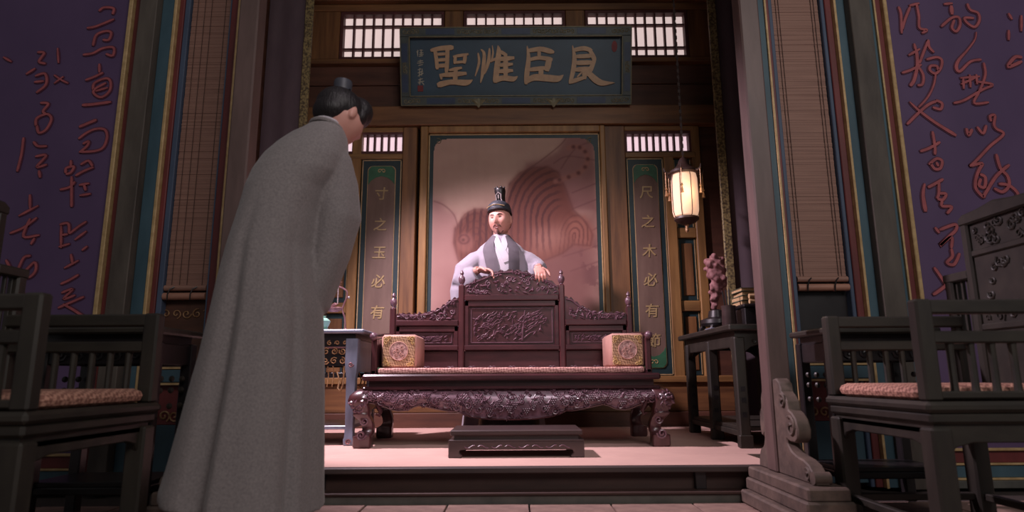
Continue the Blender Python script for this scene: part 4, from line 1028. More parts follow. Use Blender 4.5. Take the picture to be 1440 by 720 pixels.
# leg-side scroll brackets under the apron
for s in (-1, 1):
    mb = MB(); mb.tube([(TX+s*0.885, 4.25, 0.46), (TX+s*0.868, 4.25, 0.43), (TX+s*0.855, 4.25, 0.40), (TX+s*0.862, 4.25, 0.375), (TX+s*0.885, 4.25, 0.385)], [0.012, 0.014, 0.014, 0.011, 0.007], 6)
    mb.build('scroll_bracket', 'rose', th)
# back: posts, finials, rails, panels
BY = 5.03
def finial(x, y, z, s=1.0, nm='finial'):
    return MB().lathe([(0.022*s, 0), (0.016*s, 0.008*s), (0.026*s, 0.022*s), (0.033*s, 0.045*s), (0.030*s, 0.07*s), (0.014*s, 0.088*s), (0.012*s, 0.095*s), (0.02*s, 0.108*s), (0.016*s, 0.122*s), (0.004*s, 0.14*s)], (x, y, z), 14).build(nm, 'rose_lit', th)
for x, zt in ((-0.403, 1.345), (0.393, 1.345), (-0.945, 1.165), (0.925, 1.165)):
    bx('back_post', 'rose_v', th, x-0.024, x+0.024, BY-0.03, BY+0.02, 0.64, zt, 0.01)
    finial(x, BY-0.005, zt, 0.85)
def rail(name, x0, x1, z0, z1, y=BY, d=0.02, m='rose'):
    return bx(name, m, th, x0, x1, y-d, y+0.02, z0, z1, 0.006)
for x0, x1, zt in ((-0.379, 0.369, 1.245), (-0.921, -0.427, 1.045), (0.417, 0.901, 1.045)):
    big = zt > 1.2
    rail('top_rail', x0, x1, zt-0.028, zt+0.018, d=0.032)
    rail('inner_stile', x0, x0+0.035, 0.86, zt-0.028)
    rail('inner_stile', x1-0.035, x1, 0.86, zt-0.028)
    rail('panel_rail', x0, x1, zt-0.075, zt-0.028)
    rail('panel_rail', x0, x1, 0.825, 0.865, d=0.03)
    pn = rail('back_panel', x0+0.03, x1-0.03, 0.86, zt-0.07, d=0.0)
    rail('lower_board', x0, x1, 0.66, 0.825, d=-0.004)
    # panel mouldings
    for a in ((x0+0.05, x1-0.05, 0.882, 0.888), (x0+0.05, x1-0.05, zt-0.093, zt-0.087)):
        bx('bead', 'rose_lit', pn, a[0], a[1], BY-0.006, BY+0.005, a[2], a[3], 0.002)
    for a in ((x0+0.05, x0+0.056), (x1-0.056, x1-0.05)):
        bx('bead', 'rose_lit', pn, a[0], a[1], BY-0.006, BY+0.005, 0.882, zt-0.087, 0.002)
    # carved branches and leaves
    mb = MB(); rp = random.Random(int(x0*1000))
    za, zz = 0.90, zt-0.105
    n = 90 if big else 42
    for k in range(n):
        t = rp.random()**(1.4 if big else 1.0)
        x = lerp(x0+0.075, x1-0.09, t); z = lerp(za, zz, rp.betavariate(1.6, 1.6))
        ang = rp.gauss(0.6, 0.5)
        leaf(mb, (x, BY-0.001, z), rp.uniform(0.012, 0.026), rp.uniform(0.004, 0.008), ang, 0.011)
    for k in range(26 if big else 12):
        x = lerp(x0+0.08, x1-0.15, rp.random()); z = lerp(za, zz-0.05, rp.random())
        pts = [(x+0.016*i, BY-0.003, min(zz, z+0.011*i+0.006*math.sin(i*1.7+k))) for i in range(6)]
        mb.tube(pts, [0.004, 0.0045, 0.004, 0.0035, 0.003, 0.002], 5)
    if big:
        mb.tube([(0.075, BY-0.003, za), (0.082, BY-0.003, 1.0), (0.092, BY-0.003, 1.08), (0.10, BY-0.003, zz)], [0.009, 0.007, 0.006, 0.003], 5)
        for k in range(5):
            mb.tube([(0.09+0.012*k, BY-0.003, za+0.02+0.045*k), (0.14+0.02*k, BY-0.003, za+0.06+0.045*k), (0.19+0.015*k, BY-0.003, za+0.075+0.05*k)], [0.005, 0.004, 0.002], 5)
    for k in range(8 if big else 4):
        c = (lerp(x0+0.09, x1-0.2, rp.random()), BY-0.004, lerp(za+0.01, zz-0.02, rp.random()))
        for q in range(5):
            a = q*1.257; leaf(mb, (c[0]+0.011*math.cos(a), c[1], c[2]+0.011*math.sin(a)), 0.010, 0.006, a, 0.010)
    mb.build('panel_carving', 'rose_lit', pn, kind='stuff')
    # small openings carved low on the back
    mb = MB()
    for k in range(5 if big else 3):
        x = lerp(x0+0.06, x1-0.06, k/(4 if big else 2))
        spiral(mb, (x-0.016, BY+0.0, 0.69), 0.015, 1.1, 0.004, start=0, sgn=1, n=8); spiral(mb, (x+0.016, BY+0.0, 0.69), 0.015, 1.1, 0.004, start=3.1, sgn=-1, n=8)
    mb.build('lower_carving', 'rose_lit', th, kind='stuff')
# crests
def crest(name, xs, base, top, seed, n_sc):
    rc = random.Random(seed)
    out = [(x, base) for x in (xs[-1], xs[0])]
    N = 60
    pts = []
    for i in range(N+1):
        x = lerp(xs[0], xs[-1], i/N)
        pts.append((x, top(x) + 0.008*math.sin(i*1.15)+rc.uniform(-0.003, 0.003)))
    MBo = MB().prism(out + pts, BY-0.022, BY+0.012)
    c = MBo.build(name, 'rose', th, bevel=0.0)
    mb = MB()
    for k in range(n_sc):
        x = lerp(xs[0]+0.03, xs[-1]-0.03, (k+.5)/n_sc); zt = top(x); z = lerp(base+0.02, zt-0.012, rc.random())
        spiral(mb, (x, BY-0.024, z), rc.uniform(0.014, 0.026), 1.3, 0.005, start=rc.uniform(0, 6), sgn=rc.choice((1, -1)), n=11)
    for k in range(n_sc*3):
        x = lerp(xs[0]+0.02, xs[-1]-0.02, rc.random()); z = lerp(base+0.01, top(x)-0.004, rc.random())
        leaf(mb, (x, BY-0.023, z), rc.uniform(0.012, 0.026), rc.uniform(0.006, 0.012), rc.uniform(0, 6.3), 0.014)
    mb.tube([(x, BY-0.026, top(x)-0.018) for x in np.linspace(xs[0]+0.01, xs[-1]-0.01, 24)], 0.006, 5)
    mb.build('crest_carving', 'rose_lit', c, kind='stuff')
    return c
ctop = [(0, 1.462), (.08, 1.458), (.15, 1.44), (.20, 1.415), (.25, 1.395), (.31, 1.375), (.35, 1.345), (.39, 1.335)]
crest('centre_crest', (-0.379, 0.369), 1.262, lambda x: interp(ctop, abs(x+0.005))[0], 3, 24)
stop_ = [(0, 1.245), (.05, 1.235), (.10, 1.195), (.16, 1.155), (.24, 1.125), (.33, 1.115), (.42, 1.12), (.50, 1.105), (.55, 1.10)]
crest('side_crest', (-0.921, -0.427), 1.06, lambda x: interp(stop_, abs(x)-0.427)[0], 8, 12)
crest('side_crest', (0.417, 0.901), 1.06, lambda x: interp(stop_, abs(x)-0.417)[0], 9, 12)
# arms
for s in (-1, 1):
    x = TX+s*0.955
    MB().tube([(x, 5.0, 0.94), (x, 4.75, 0.925), (x, 4.52, 0.905), (x, 4.44, 0.90)], 0.02, 8).build('arm_rail', 'rose', th)
    MB().sphere((x, 4.425, 0.90), 0.028, 12, 8).build('arm_knob', 'rose_lit', th)
    bx('arm_post', 'rose_v', th, x-0.02, x+0.02, 4.45, 4.49, 0.64, 0.89, 0.008)
    pn = bx('arm_panel', 'rose', th, x-0.008, x+0.008, 4.49, 5.0, 0.69, 0.89, 0.003)
    for k in range(5):
        y = 4.55+k*0.095
        MB().cyl((x, y, 0.70), (x, y, 0.89), 0.012, n=8).build('spindle', 'rose', pn)
    bx('arm_foot_rail', 'rose', th, x-0.02, x+0.02, 4.45, 5.0, 0.64, 0.67, 0.005)

# ---- seat mat and bolsters on the throne
def pad(x0, x1, y0, y1, z0, z1, r=0.02, n=5):
    """rounded flat pad"""
    rings = []
    for z, ins in ((z0, r*0.7), (z0+(z1-z0)*.2, r*.15), ((z0+z1)/2, 0), (z1-(z1-z0)*.2, r*.15), (z1, r*.7)):
        ring = []
        R = r*1.2
        for cx, cy, a0 in ((x1-ins-R, y1-ins-R, 0), (x0+ins+R, y1-ins-R, 90), (x0+ins+R, y0+ins+R, 180), (x1-ins-R, y0+ins+R, 270)):
            for k in range(n):
                a = math.radians(a0+90*k/(n-1)); ring.append((cx+R*math.cos(a), cy+R*math.sin(a), z))
        rings.append(ring)
    return MB().loft(rings)
solo('seat_mat', pad(-0.905, 0.885, 4.30, 4.98, 0.641, 0.682, 0.016), 'seatmat', (-0.01, 4.64, 0.641), 'thin pink woven mat covering the throne seat', 'seat mat')
def bolster(x0, x1, label):
    y0, y1, z0, z1 = 4.50, 4.92, 0.683, 0.918
    r = empty('cube_bolster', ((x0+x1)/2, (y0+y1)/2, z0), label, 'bolster', 'bolsters at the ends of the throne')
    MB().box(x0, x1, y0, y1, z0, z1).build('body', 'bolster_side', r, bevel=0.018, angle=80)
    xc, zc = (x0+x1)/2, (z0+z1)/2
    f = MB().box(x0+0.012, x1-0.012, y0-0.004, y0+0.01, z0+0.012, z1-0.012).build('end_panel', 'bolster', r, bevel=0.004)
    circ = lambda rr: [(xc+rr*math.cos(a*math.pi/16), zc+0.002+rr*math.sin(a*math.pi/16)) for a in range(32)]
    MB().prism(circ(0.062), y0-0.007, y0).build('medallion', 'medallion', f)
    MB().tube([(xc+0.064*math.cos(a*math.pi/16), y0-0.006, zc+0.002+0.064*math.sin(a*math.pi/16)) for a in range(33)], 0.004, 5).build('medallion_ring', 'bolster_side', f)
    mb = MB(); rb = random.Random(4)
    for k in range(7):
        spiral(mb, (xc+rb.uniform(-.035, .035), y0-0.008, zc+rb.uniform(-.035, .035)), rb.uniform(.01, .018), 1.1, 0.003, rb.uniform(0, 6), 1, n=8)
    mb.build('medallion_motif', 'bolster_side', f, kind='stuff')
    for sx in (-1, 1):
        for sz in (-1, 1):
            mb = MB()
            cx, cz = xc+sx*((x1-x0)/2-0.035), zc+sz*((z1-z0)/2-0.033)
            spiral(mb, (cx, y0-0.005, cz), 0.02, 1.3, 0.005, start=rb.uniform(0, 6), sgn=sx)
            spiral(mb, (cx-sx*0.024, y0-0.005, cz+sz*0.008), 0.013, 1.1, 0.004, start=1, sgn=-sx)
            spiral(mb, (cx+sx*0.008, y0-0.005, cz-sz*0.026), 0.013, 1.1, 0.004, start=2, sgn=sx)
            mb.build('corner_motif', 'bolster_gold', f, kind='stuff')
    return r
bolster(-0.925, -0.675, 'gold brocade cube bolster at the left end of the throne, near the tea table')
bolster(0.69, 0.928, 'gold brocade cube bolster at the right end of the throne, near the dark table')

# ---- footstool
fs = empty('footstool', (0.018, 3.9, P0), 'low dark lacquered footstool on the platform before the throne', 'footstool')
fx0, fx1, fy0, fy1 = -0.367, 0.403, 3.72, 4.10
bx('top', 'stool', fs, fx0+0.008, fx1-0.008, fy0+0.005, fy1-0.005, 0.292, 0.322, 0.006)
bx('waist', 'stool', fs, fx0+0.03, fx1-0.03, fy0+0.025, fy1-0.025, 0.268, 0.294, 0.0)
bx('moulding', 'stool', fs, fx0, fx1, fy0, fy1, 0.257, 0.27, 0.004)
for yy in (fy0, fy1-0.03):
    out = [(fx0, 0.26), (fx0, P0), (fx0+0.075, P0), (fx0+0.078, 0.185), (fx0+0.062, 0.195), (fx0+0.06, 0.21), (fx0+0.08, 0.214), (fx1-0.08, 0.214), (fx1-0.06, 0.21), (fx1-0.062, 0.195), (fx1-0.078, 0.185), (fx1-0.075, P0), (fx1, P0), (fx1, 0.26)]
    a = MB().prism(out, yy, yy+0.03).build('apron_with_feet', 'stool', fs, bevel=0.004)
    if yy == fy0:
        mb = MB()
        for k in range(8):
            x = fx0+0.09+k*0.077
            mb.tube([(x+0.012*i, yy-0.001, 0.232+0.008*math.sin(i*math.pi/3)*(1 if k % 2 else -1)) for i in range(6)], 0.0035, 4)
        mb.build('carved_cloud', 'rose_lit', a, kind='stuff')
for xx in (fx0, fx1-0.03):
    out = [(fy0+0.03, 0.26), (fy0+0.03, 0.2), (fy0+0.09, 0.214), (fy1-0.09, 0.214), (fy1-0.03, 0.2), (fy1-0.03, 0.26)]
    MB().prism(out, xx, xx+0.03, 'yz').build('side_apron', 'stool', fs)

# ---- dark glossy drum under the throne
solo('drum_brazier', MB().lathe([(0.19, 0), (0.215, 0.02), (0.225, 0.07), (0.225, 0.13), (0.21, 0.165), (0.18, 0.18), (0.17, 0.17)], (-0.03, 4.80, P0), 32), 'black', (-0.03, 4.80, P0),
     'dark glossy round drum half hidden under the throne behind the footstool', 'drum')

# ================================================================== SIDE TABLES
# ---- left tea table with gilt openwork
lt = empty('tea_table', (-1.41, 4.76, P0), 'slate coloured table with gilt openwork apron left of the throne', 'table')
ax0, ax1, ay0, ay1 = -1.74, -1.08, 4.42, 5.10
bx('top', 'slate', lt, ax0-0.05, ax1+0.055, ay0-0.03, ay1+0.03, 0.922, 0.95, 0.008)
bx('waist', 'black', lt, ax0+0.01, ax1-0.01, ay0+0.01, ay1-0.01, 0.885, 0.924, 0)
for x in (ax0, ax1-0.065):
    for y in (ay0, ay1-0.065):
        mb = MB()
        rings = []
        for z, h, o in ((0.17, .034, 0), (0.21, .036, 0), (0.225, .03, 0), (0.30, .028, 0), (0.62, .032, 0), (0.68, .040, 0), (0.72, .042, 0), (0.887, .042, 0)):
            c = (x+0.033, y+0.033)
            rings.append([(c[0]-h, c[1]-h, z), (c[0]+h, c[1]-h, z), (c[0]+h, c[1]+h, z), (c[0]-h, c[1]+h, z)])
        lg = MB().loft(rings).build('leg', 'slate', lt, bevel=0.004)
        if y == ay0:
            mb = MB(); spiral(mb, (x+0.033, y-0.003, 0.195), 0.02, 1.5, 0.005); spiral(mb, (x+0.033, y-0.01, 0.71), 0.018, 1.3, 0.005, sgn=-1)
            mb.build('leg_carving', 'bronze', lg, kind='stuff')
for y in (ay0+0.01, ay1-0.03):
    p = bx('apron_board', 'black', lt, ax0+0.07, ax1-0.07, y, y+0.015, 0.70, 0.885, 0.0)
    mb = MB()
    for r in range(2):
        for k in range(9):
            spiral(mb, (ax0+0.10+k*0.058, y-0.006, 0.735+r*0.065), 0.026, 1.4, 0.005, start=k+r, sgn=1 if (k+r) % 2 else -1, n=11)
    mb.build('gilt_openwork', 'gold_carve', p, kind='stuff')
    bx('apron_rail', 'bronze', lt, ax0+0.07, ax1-0.07, y-0.008, y+0.02, 0.82, 0.832, 0.003)
    mb = MB()
    for k in range(10):
        spiral(mb, (ax0+0.10+k*0.053, y-0.006, 0.857), 0.018, 1.2, 0.0045, start=k*2, sgn=1 if k % 2 else -1, n=9)
    mb.build('gilt_openwork', 'gold_carve', p, kind='stuff')
    mb = MB().tube([(ax1-0.08, y, 0.70), (ax1-0.085, y, 0.58), (ax1-0.10, y, 0.53), (ax1-0.12, y, 0.55), (ax1-0.11, y, 0.60), (ax1-0.13, y, 0.66)], 0.006, 5)
    mb.tube([(ax0+0.08, y, 0.70), (ax0+0.085, y, 0.58), (ax0+0.10, y, 0.53), (ax0+0.12, y, 0.55), (ax0+0.11, y, 0.60), (ax0+0.13, y, 0.66)], 0.006, 5)
    for k in range(4):
        xx = ax1-0.16-k*0.035
        mb.tube([(xx, y, 0.70), (xx+0.008, y, 0.63), (xx, y, 0.56)], 0.004, 5)
    mb.build('gilt_bracket', 'gold_carve', lt, kind='stuff')
    bx('stretcher', 'black', lt, ax0+0.06, ax1-0.06, y, y+0.03, 0.62, 0.655, 0.004)
for x in (ax0+0.01, ax1-0.03):
    bx('side_apron', 'slate', lt, x, x+0.02, ay0+0.07, ay1-0.07, 0.66, 0.885, 0.003)
bx('shelf', 'slate', lt, ax0+0.03, ax1-0.03, ay0+0.02, ay1-0.02, 0.275, 0.30, 0.004)

# ---- tea bowl with lid and saucer
cb = empty('lidded_tea_bowl', (-1.35, 4.52, 0.951), 'small celadon lidded tea bowl standing on the slate table', 'tea bowl')
MB().lathe([(0.026, 0), (0.046, 0.004), (0.050, 0.010), (0.028, 0.008)], (-1.35, 4.52, 0.951), 20).build('saucer', 'celadon', cb)
MB().lathe([(0.022, 0.008), (0.030, 0.014), (0.042, 0.035), (0.052, 0.062), (0.054, 0.066), (0.045, 0.062)], (-1.35, 4.52, 0.951), 20).build('bowl', 'celadon', cb)
MB().lathe([(0.050, 0.064), (0.046, 0.074), (0.030, 0.086), (0.016, 0.090), (0.02, 0.102), (0.014, 0.104)], (-1.35, 4.52, 0.951), 20).build('lid', 'celadon', cb)
# ---- hanging incense dish on a bent stand
ib = empty('incense_stand', (-1.278, 4.75, 0.951), 'slender bronze hook stand with a hanging leaf dish behind the tea bowl', 'incense burner')
ix, iy = -1.278, 4.75
MB().lathe([(0.05, 0), (0.05, 0.008), (0.02, 0.016), (0.008, 0.03)], (ix+0.03, iy, 0.951), 16).build('foot', 'bronze', ib)
MB().tube(smooth_path([(ix+0.03, iy, 0.97), (ix+0.02, iy, 1.06), (ix+0.0, iy, 1.12), (ix+0.012, iy, 1.17), (ix+0.03, iy, 1.22), (ix+0.028, iy, 1.26), (ix-0.002, iy, 1.285), (ix-0.035, iy, 1.30), (ix-0.05, iy, 1.325)], 4), 0.0065, 6).build('stem', 'bronze', ib)
MB().sphere((ix-0.05, iy, 1.335), 0.012, 8, 6).sphere((ix+0.045, iy, 1.215), 0.010, 8, 6).build('knob', 'silver', ib)
mb = MB()
for k in range(10): mb.sphere((ix-0.038, iy, 1.285-k*0.0125), 0.0062, 6, 4)
mb.build('bead_chain', 'silver', ib, kind='stuff')
MB().loft([[(ix-0.055+dx*s, iy+dy*s*0.6, z) for dx, dy in ((-.085, 0), (-.05, .03), (.0, .045), (.04, .03), (.06, 0), (.04, -.03), (0, -.045), (-.05, -.03))] for z, s in ((1.105, .3), (1.115, .75), (1.135, 1.0), (1.142, 0.95))]).tube([(ix-0.11, iy, 1.13), (ix-0.15, iy, 1.10), (ix-0.165, iy, 1.105)], [0.01, 0.006, 0.008], 6).tube([(ix-0.09, iy, 1.14), (ix-0.055, iy, 1.165), (ix-0.04, iy, 1.165)], [0.01, 0.014, 0.004], 6).build('leaf_dish', 'bronze', ib)

# ---- right dark table
rtb = empty('altar_table', (1.74, 4.72, P0), 'long dark altar table right of the throne carrying rock and books', 'table')
bx0, bx1_, by0, by1 = 1.43, 2.08, 4.12, 5.32
bx('top', 'ebony', rtb, bx0-0.04, bx1_+0.04, by0-0.04, by1+0.04, 0.905, 0.945, 0.008)
bx('waist', 'ebony', rtb, bx0+0.01, bx1_-0.01, by0+0.01, by1-0.01, 0.86, 0.907, 0)
for x in (bx0, bx1_-0.07):
    for y in (by0, 4.68, by1-0.07):
        lg = bx('leg', 'ebony_v', rtb, x, x+0.07, y, y+0.07, 0.20, 0.865, 0.008)
        if x == bx0:
            for z in (0.36, 0.45, 0.52):
                bx('inlay', 'black', lg, x+0.02, x+0.05, y-0.002, y+0.01, z, z+0.03, 0)
        MB().box(x-0.008, x+0.078, y-0.008, y+0.03, P0, 0.25).box(x+0.0, x+0.07, y+0.02, y+0.07, P0, 0.22).build('foot', 'ebony', lg, bevel=0.005)
for y in (by0+0.01, by1-0.05):
    out = [(bx0+0.06, 0.865), (bx0+0.06, 0.76), (bx0+0.11, 0.80), (bx0+0.17, 0.82), (bx1_-0.17, 0.82), (bx1_-0.11, 0.80), (bx1_-0.06, 0.76), (bx1_-0.06, 0.865)]
    a = MB().prism(out, y, y+0.035).build('end_apron', 'ebony', rtb, bevel=0.004)
    mb = MB()
    for k in range(6): spiral(mb, (bx0+0.13+k*0.075, y-0.002, 0.84), 0.016, 1.2, 0.004, start=k, sgn=1 if k % 2 else -1, n=9)
    mb.build('apron_carving', 'ebony', a, kind='stuff')
for x in (bx0+0.01, bx1_-0.045):
    out = [(by0+0.06, 0.865), (by0+0.06, 0.74), (by0+0.13, 0.80), (by1-0.13, 0.80), (by1-0.06, 0.74), (by1-0.06, 0.865)]
    a = MB().prism(out, x, x+0.03, 'yz').build('side_apron', 'ebony', rtb, bevel=0.004)
    bx('stretcher', 'ebony', rtb, x, x+0.035, by0+0.06, by1-0.06, 0.24, 0.275, 0.004)
bx('shelf', 'ebony', rtb, bx0+0.02, bx1_-0.02, by0+0.03, by1-0.03, 0.275, 0.30, 0.003)
# gnarled rock on a black carved stand
st = empty('rock_stand', (1.60, 4.95, 0.946), 'low black carved stand under the gnarled rock', 'stand')
MB().lathe([(0.12, 0.05), (0.13, 0.07), (0.125, 0.10), (0.07, 0.12), (0.06, 0.17), (0.04, 0.18)], (1.60, 4.95, 0.946), 18).build('body', 'black', st)
for k in range(5):
    a = k*2*math.pi/5+0.3
    MB().tube([(1.60+0.10*math.cos(a), 4.95+0.10*math.sin(a), 1.00), (1.60+0.125*math.cos(a), 4.95+0.125*math.sin(a), 0.975), (1.60+0.13*math.cos(a), 4.95+0.13*math.sin(a), 0.951)], [0.02, 0.016, 0.012], 6).build('foot', 'black', st)
mb = MB(); rk = random.Random(21)
core = [(1.585, 1.16, .035), (1.592, 1.22, .05), (1.60, 1.28, .06), (1.62, 1.34, .068), (1.625, 1.40, .085), (1.615, 1.46, .095), (1.605, 1.50, .075), (1.65, 1.50, .055), (1.57, 1.45, .05)]
for x, z, r in core:
    mb.sphere((x, 4.95, z), r*0.72, 10, 8)
    for k in range(9):
        a, b = rk.uniform(0, 6.28), rk.uniform(-1.3, 1.3)
        d = r*0.75
        mb.sphere((x+d*math.cos(a)*math.cos(b), 4.95+d*math.sin(a)*math.cos(b), z+d*math.sin(b)), rk.uniform(0.18, 0.42)*r, 7, 5)
me = remeshed(mb, 0.008, 2, 0.4)
me.transform(Matrix.Translation(-Vector((1.59, 4.95, 1.135))))
me.materials.clear(); me.materials.append(M['rock']); me.name = 'scholar_rock'
o = put('scholar_rock', me, None, (1.59, 4.95, 1.135)); tag(o, 'pink gnarled upright scholar rock on the dark altar table', 'rock')
# black box with books and scrolls on it
bxr = empty('lacquer_box', (1.72, 4.45, 0.946), 'black lacquer box under the books on the altar table', 'box')
bx('body', 'black', bxr, 1.58, 1.92, 4.30, 4.62, 0.946, 1.075, 0.006)
bx('lid', 'black', bxr, 1.57, 1.93, 4.29, 4.63, 1.075, 1.10, 0.008)
def book(z, x0, x1, y0, y1, h, label, rz=0.0):
    r = empty('thread_bound_book', ((x0+x1)/2, (y0+y1)/2, z), label, 'book', 'books on the altar table', rz=rz)
    c = ((x0+x1)/2, (y0+y1)/2)
    hx, hy = (x1-x0)/2, (y1-y0)/2
    MB().box(-hx+0.004, hx-0.004, -hy+0.004, hy-0.004, 0.003, h-0.003).build('pages', 'book', r, local=True, smooth=False)
    for zz in (0, h-0.004):
        MB().box(-hx, hx, -hy, hy, zz, zz+0.004).build('cover', 'bookcover', r, local=True)
    return r
book(1.1005, 1.60, 1.84, 4.40, 4.60, 0.034, 'pale thread bound book lowest in the pile on the black box')
book(1.135, 1.60, 1.84, 4.40, 4.60, 0.034, 'pale thread bound book second from bottom in the pile on the black box', 0.05)
book(1.17, 1.61, 1.85, 4.40, 4.60, 0.028, 'thin book third from bottom in the pile on the black box', -0.03)
book(1.1985, 1.60, 1.84, 4.40, 4.60, 0.026, 'topmost thin book in the pile on the black box', 0.02)
for k, (z, lab) in enumerate(((1.119, 'lower rolled paper scroll in front of the book pile'), (1.155, 'upper rolled paper scroll with red tie in front of the book pile'))):
    r = empty('paper_scroll', (1.72, 4.335, z-0.018), lab, 'scroll', 'scrolls on the black box')
    MB().cyl((1.63, 4.335, z), (1.83, 4.335, z), 0.0175, n=14).build('roll', 'book', r)
    if k: MB().cyl((1.70, 4.335, z), (1.725, 4.335, z), 0.0182, n=14).build('tie', 'redpaint', r)
# small dark jar
jar = empty('brush_pot', (1.505, 4.40, 0.946), 'dark brush pot beside the black box', 'pot')
MB().lathe([(0.045, 0), (0.05, 0.01), (0.046, 0.12), (0.05, 0.15), (0.042, 0.15), (0.038, 0.03)], (1.505, 4.40, 0.946), 18).build('body', 'stool', jar)
for k in range(3):
    MB().cyl((1.505+0.01*k-0.01, 4.40, 0.98), (1.505+0.03*k-0.035, 4.40+0.02*k, 1.20+0.01*k), 0.005, n=6).build('brush', 'black', jar)
solo('ink_stone', MB().box(1.45, 1.54, 4.66, 4.80, 0.946, 0.966), 'slate', (1.495, 4.73, 0.946), 'flat grey ink stone in front of the rock on the altar table', 'ink stone', bevel=0.006)

# ================================================================== GUEST CHAIRS AND STANDS
def make_chair(loc, rz, label, group):
    """front faces local +x; origin on the floor under the seat centre"""
    r = empty('guest_armchair', loc, label, 'chair', group, rz=rz)
    B = lambda n, x0, x1, y0, y1, z0, z1, m='ebony', bv=0.006, p=None: MB().box(x0, x1, y0, y1, z0, z1).build(n, m, p or r, bevel=bv, local=True)
    W, F, K = 0.36, 0.28, -0.38
    B('seat', K, F, -W, W, 0.49, 0.528, bv=0.012)
    B('seat_moulding', K+0.012, F-0.012, -W+0.012, W-0.012, 0.452, 0.492, bv=0.01)
    B('waist', K+0.03, F-0.03, -W+0.03, W-0.03, 0.42, 0.455, bv=0)
    for x in (F-0.083, K+0.01):
        for y in (-W+0.01, W-0.083):
            B('leg', x, x+0.073, y, y+0.073, 0.0, 0.44, 'ebony_v', 0.008)
    for x in (F-0.05, K+0.03):
        out = [(-W+0.07, 0.44), (-W+0.07, 0.33), (-W+0.10, 0.375), (-W+0.16, 0.39), (W-0.16, 0.39), (W-0.10, 0.375), (W-0.07, 0.33), (W-0.07, 0.44)]
        MB().prism(out, x, x+0.02, 'yz').build('apron', 'ebony', r, bevel=0.004, local=True)
    for y in (-W+0.03, W-0.05):
        out = [(K+0.07, 0.44), (K+0.07, 0.33), (K+0.10, 0.375), (K+0.16, 0.39), (F-0.16, 0.39), (F-0.10, 0.375), (F-0.07, 0.33), (F-0.07, 0.44)]
        MB().prism(out, y, y+0.02).build('apron', 'ebony', r, bevel=0.004, local=True)
    for a in ((K+0.03, F-0.03, -W+0.03, -W+0.06), (K+0.03, F-0.03, W-0.06, W-0.03), (F-0.06, F-0.03, -W+0.03, W-0.03), (K+0.03, K+0.06, -W+0.03, W-0.03)):
        B('stretcher', *a, 0.09, 0.12, bv=0.004)
    for s in (-1, 1):
        y = s*(W-0.04)
        B('arm_post', F-0.07, F-0.01, y-0.027, y+0.027, 0.528, 0.88, 'ebony_v', 0.008)
        B('arm_rail', K+0.03, F-0.06, y-0.024, y+0.024, 0.828, 0.877)
        B('arm_mid_rail', K+0.03, F-0.06, y-0.022, y+0.022, 0.725, 0.768)
        B('arm_low_rail', K+0.03, F-0.06, y-0.02, y+0.02, 0.535, 0.562)
        for k in range(7):
            x = K+0.095+k*0.073
            MB().lathe([(0.014, 0), (0.0125, 0.02), (0.0125, 0.15), (0.014, 0.168)], (x, y, 0.56), 8).build('spindle', 'ebony', r, local=True)
    # stepped back
    for s in (-1, 1):
        B('back_post', K+0.005, K+0.055, s*(W-0.025)-0.025, s*(W-0.025)+0.025, 0.528, 1.06, 'ebony_v', 0.008)
        B('shoulder_rail', K+0.002, K+0.058, min(s*0.2, s*(W+0.004)), max(s*0.2, s*(W+0.004)), 1.03, 1.07)
        B('inner_post', K+0.005, K+0.055, s*0.19-0.022, s*0.19+0.022, 0.528, 1.28, 'ebony_v', 0.008)
        B('wing_rail', K+0.012, K+0.048, min(s*0.19, s*W), max(s*0.19, s*W), 0.76, 0.795)
        for k in range(3):
            y = s*(0.235+0.035*k)
            B('wing_spindle', K+0.022, K+0.038, y-0.006, y+0.006, 0.79, 1.035, bv=0.002)
    out = [(-0.215, 1.265), (-0.215, 1.30), (-0.19, 1.315), (-0.10, 1.32), (0, 1.335), (0.10, 1.32), (0.19, 1.315), (0.215, 1.30), (0.215, 1.265)]
    MB().prism(out, K, K+0.06, 'yz').build('crest_rail', 'ebony', r, bevel=0.008, local=True)
    pn = B('back_panel', K+0.02, K+0.04, -0.17, 0.17, 0.56, 1.27, bv=0.003)
    B('panel_rail', K+0.01, K+0.05, -0.17, 0.17, 1.12, 1.15)
    B('panel_rail', K+0.01, K+0.05, -0.17, 0.17, 0.80, 0.83)
    mb = MB(); rc = random.Random(2)
    for k in range(30):
        y, z = rc.uniform(-0.14, 0.14), rc.choice((rc.uniform(1.17, 1.25), rc.uniform(0.85, 1.10)))
        pts = []
        q = rc.uniform(0.014, 0.03); s0 = rc.uniform(0, 6)
        for i in range(10):
            t = i/9; a = s0+8*t; pts.append((K+0.042, y+q*(1-.8*t)*math.cos(a), z+q*(1-.8*t)*math.sin(a)))
        mb.tube(pts, 0.005, 5)
    mb.build('carving', 'ebony', pn, local=True, kind='stuff')
    return r
def squab(loc, rz, label):
    me = pad(-0.315, 0.262, -0.285, 0.285, 0.0, 0.055, 0.035, 7).mesh('seat_squab', 'cushion')
    o = put('seat_squab', me, None, loc); o.rotation_euler = (0, 0, rz)
    return tag(o, label, 'cushion', 'woven squabs on the guest chairs')
lc, rc_ = (-1.69, 2.245, 0), (1.68, 2.555, 0)
make_chair(lc, 0.0, 'dark wooden armchair with spindle arms at the left edge, before the purple wall', 'guest armchairs')
make_chair(rc_, math.pi, 'dark wooden armchair with spindle arms at the right edge, before the purple wall', 'guest armchairs')
squab((lc[0], lc[1], 0.529), 0.0, 'pink woven seat cushion on the left armchair')
squab((rc_[0], rc_[1], 0.529), math.pi, 'pink woven seat cushion on the right armchair')
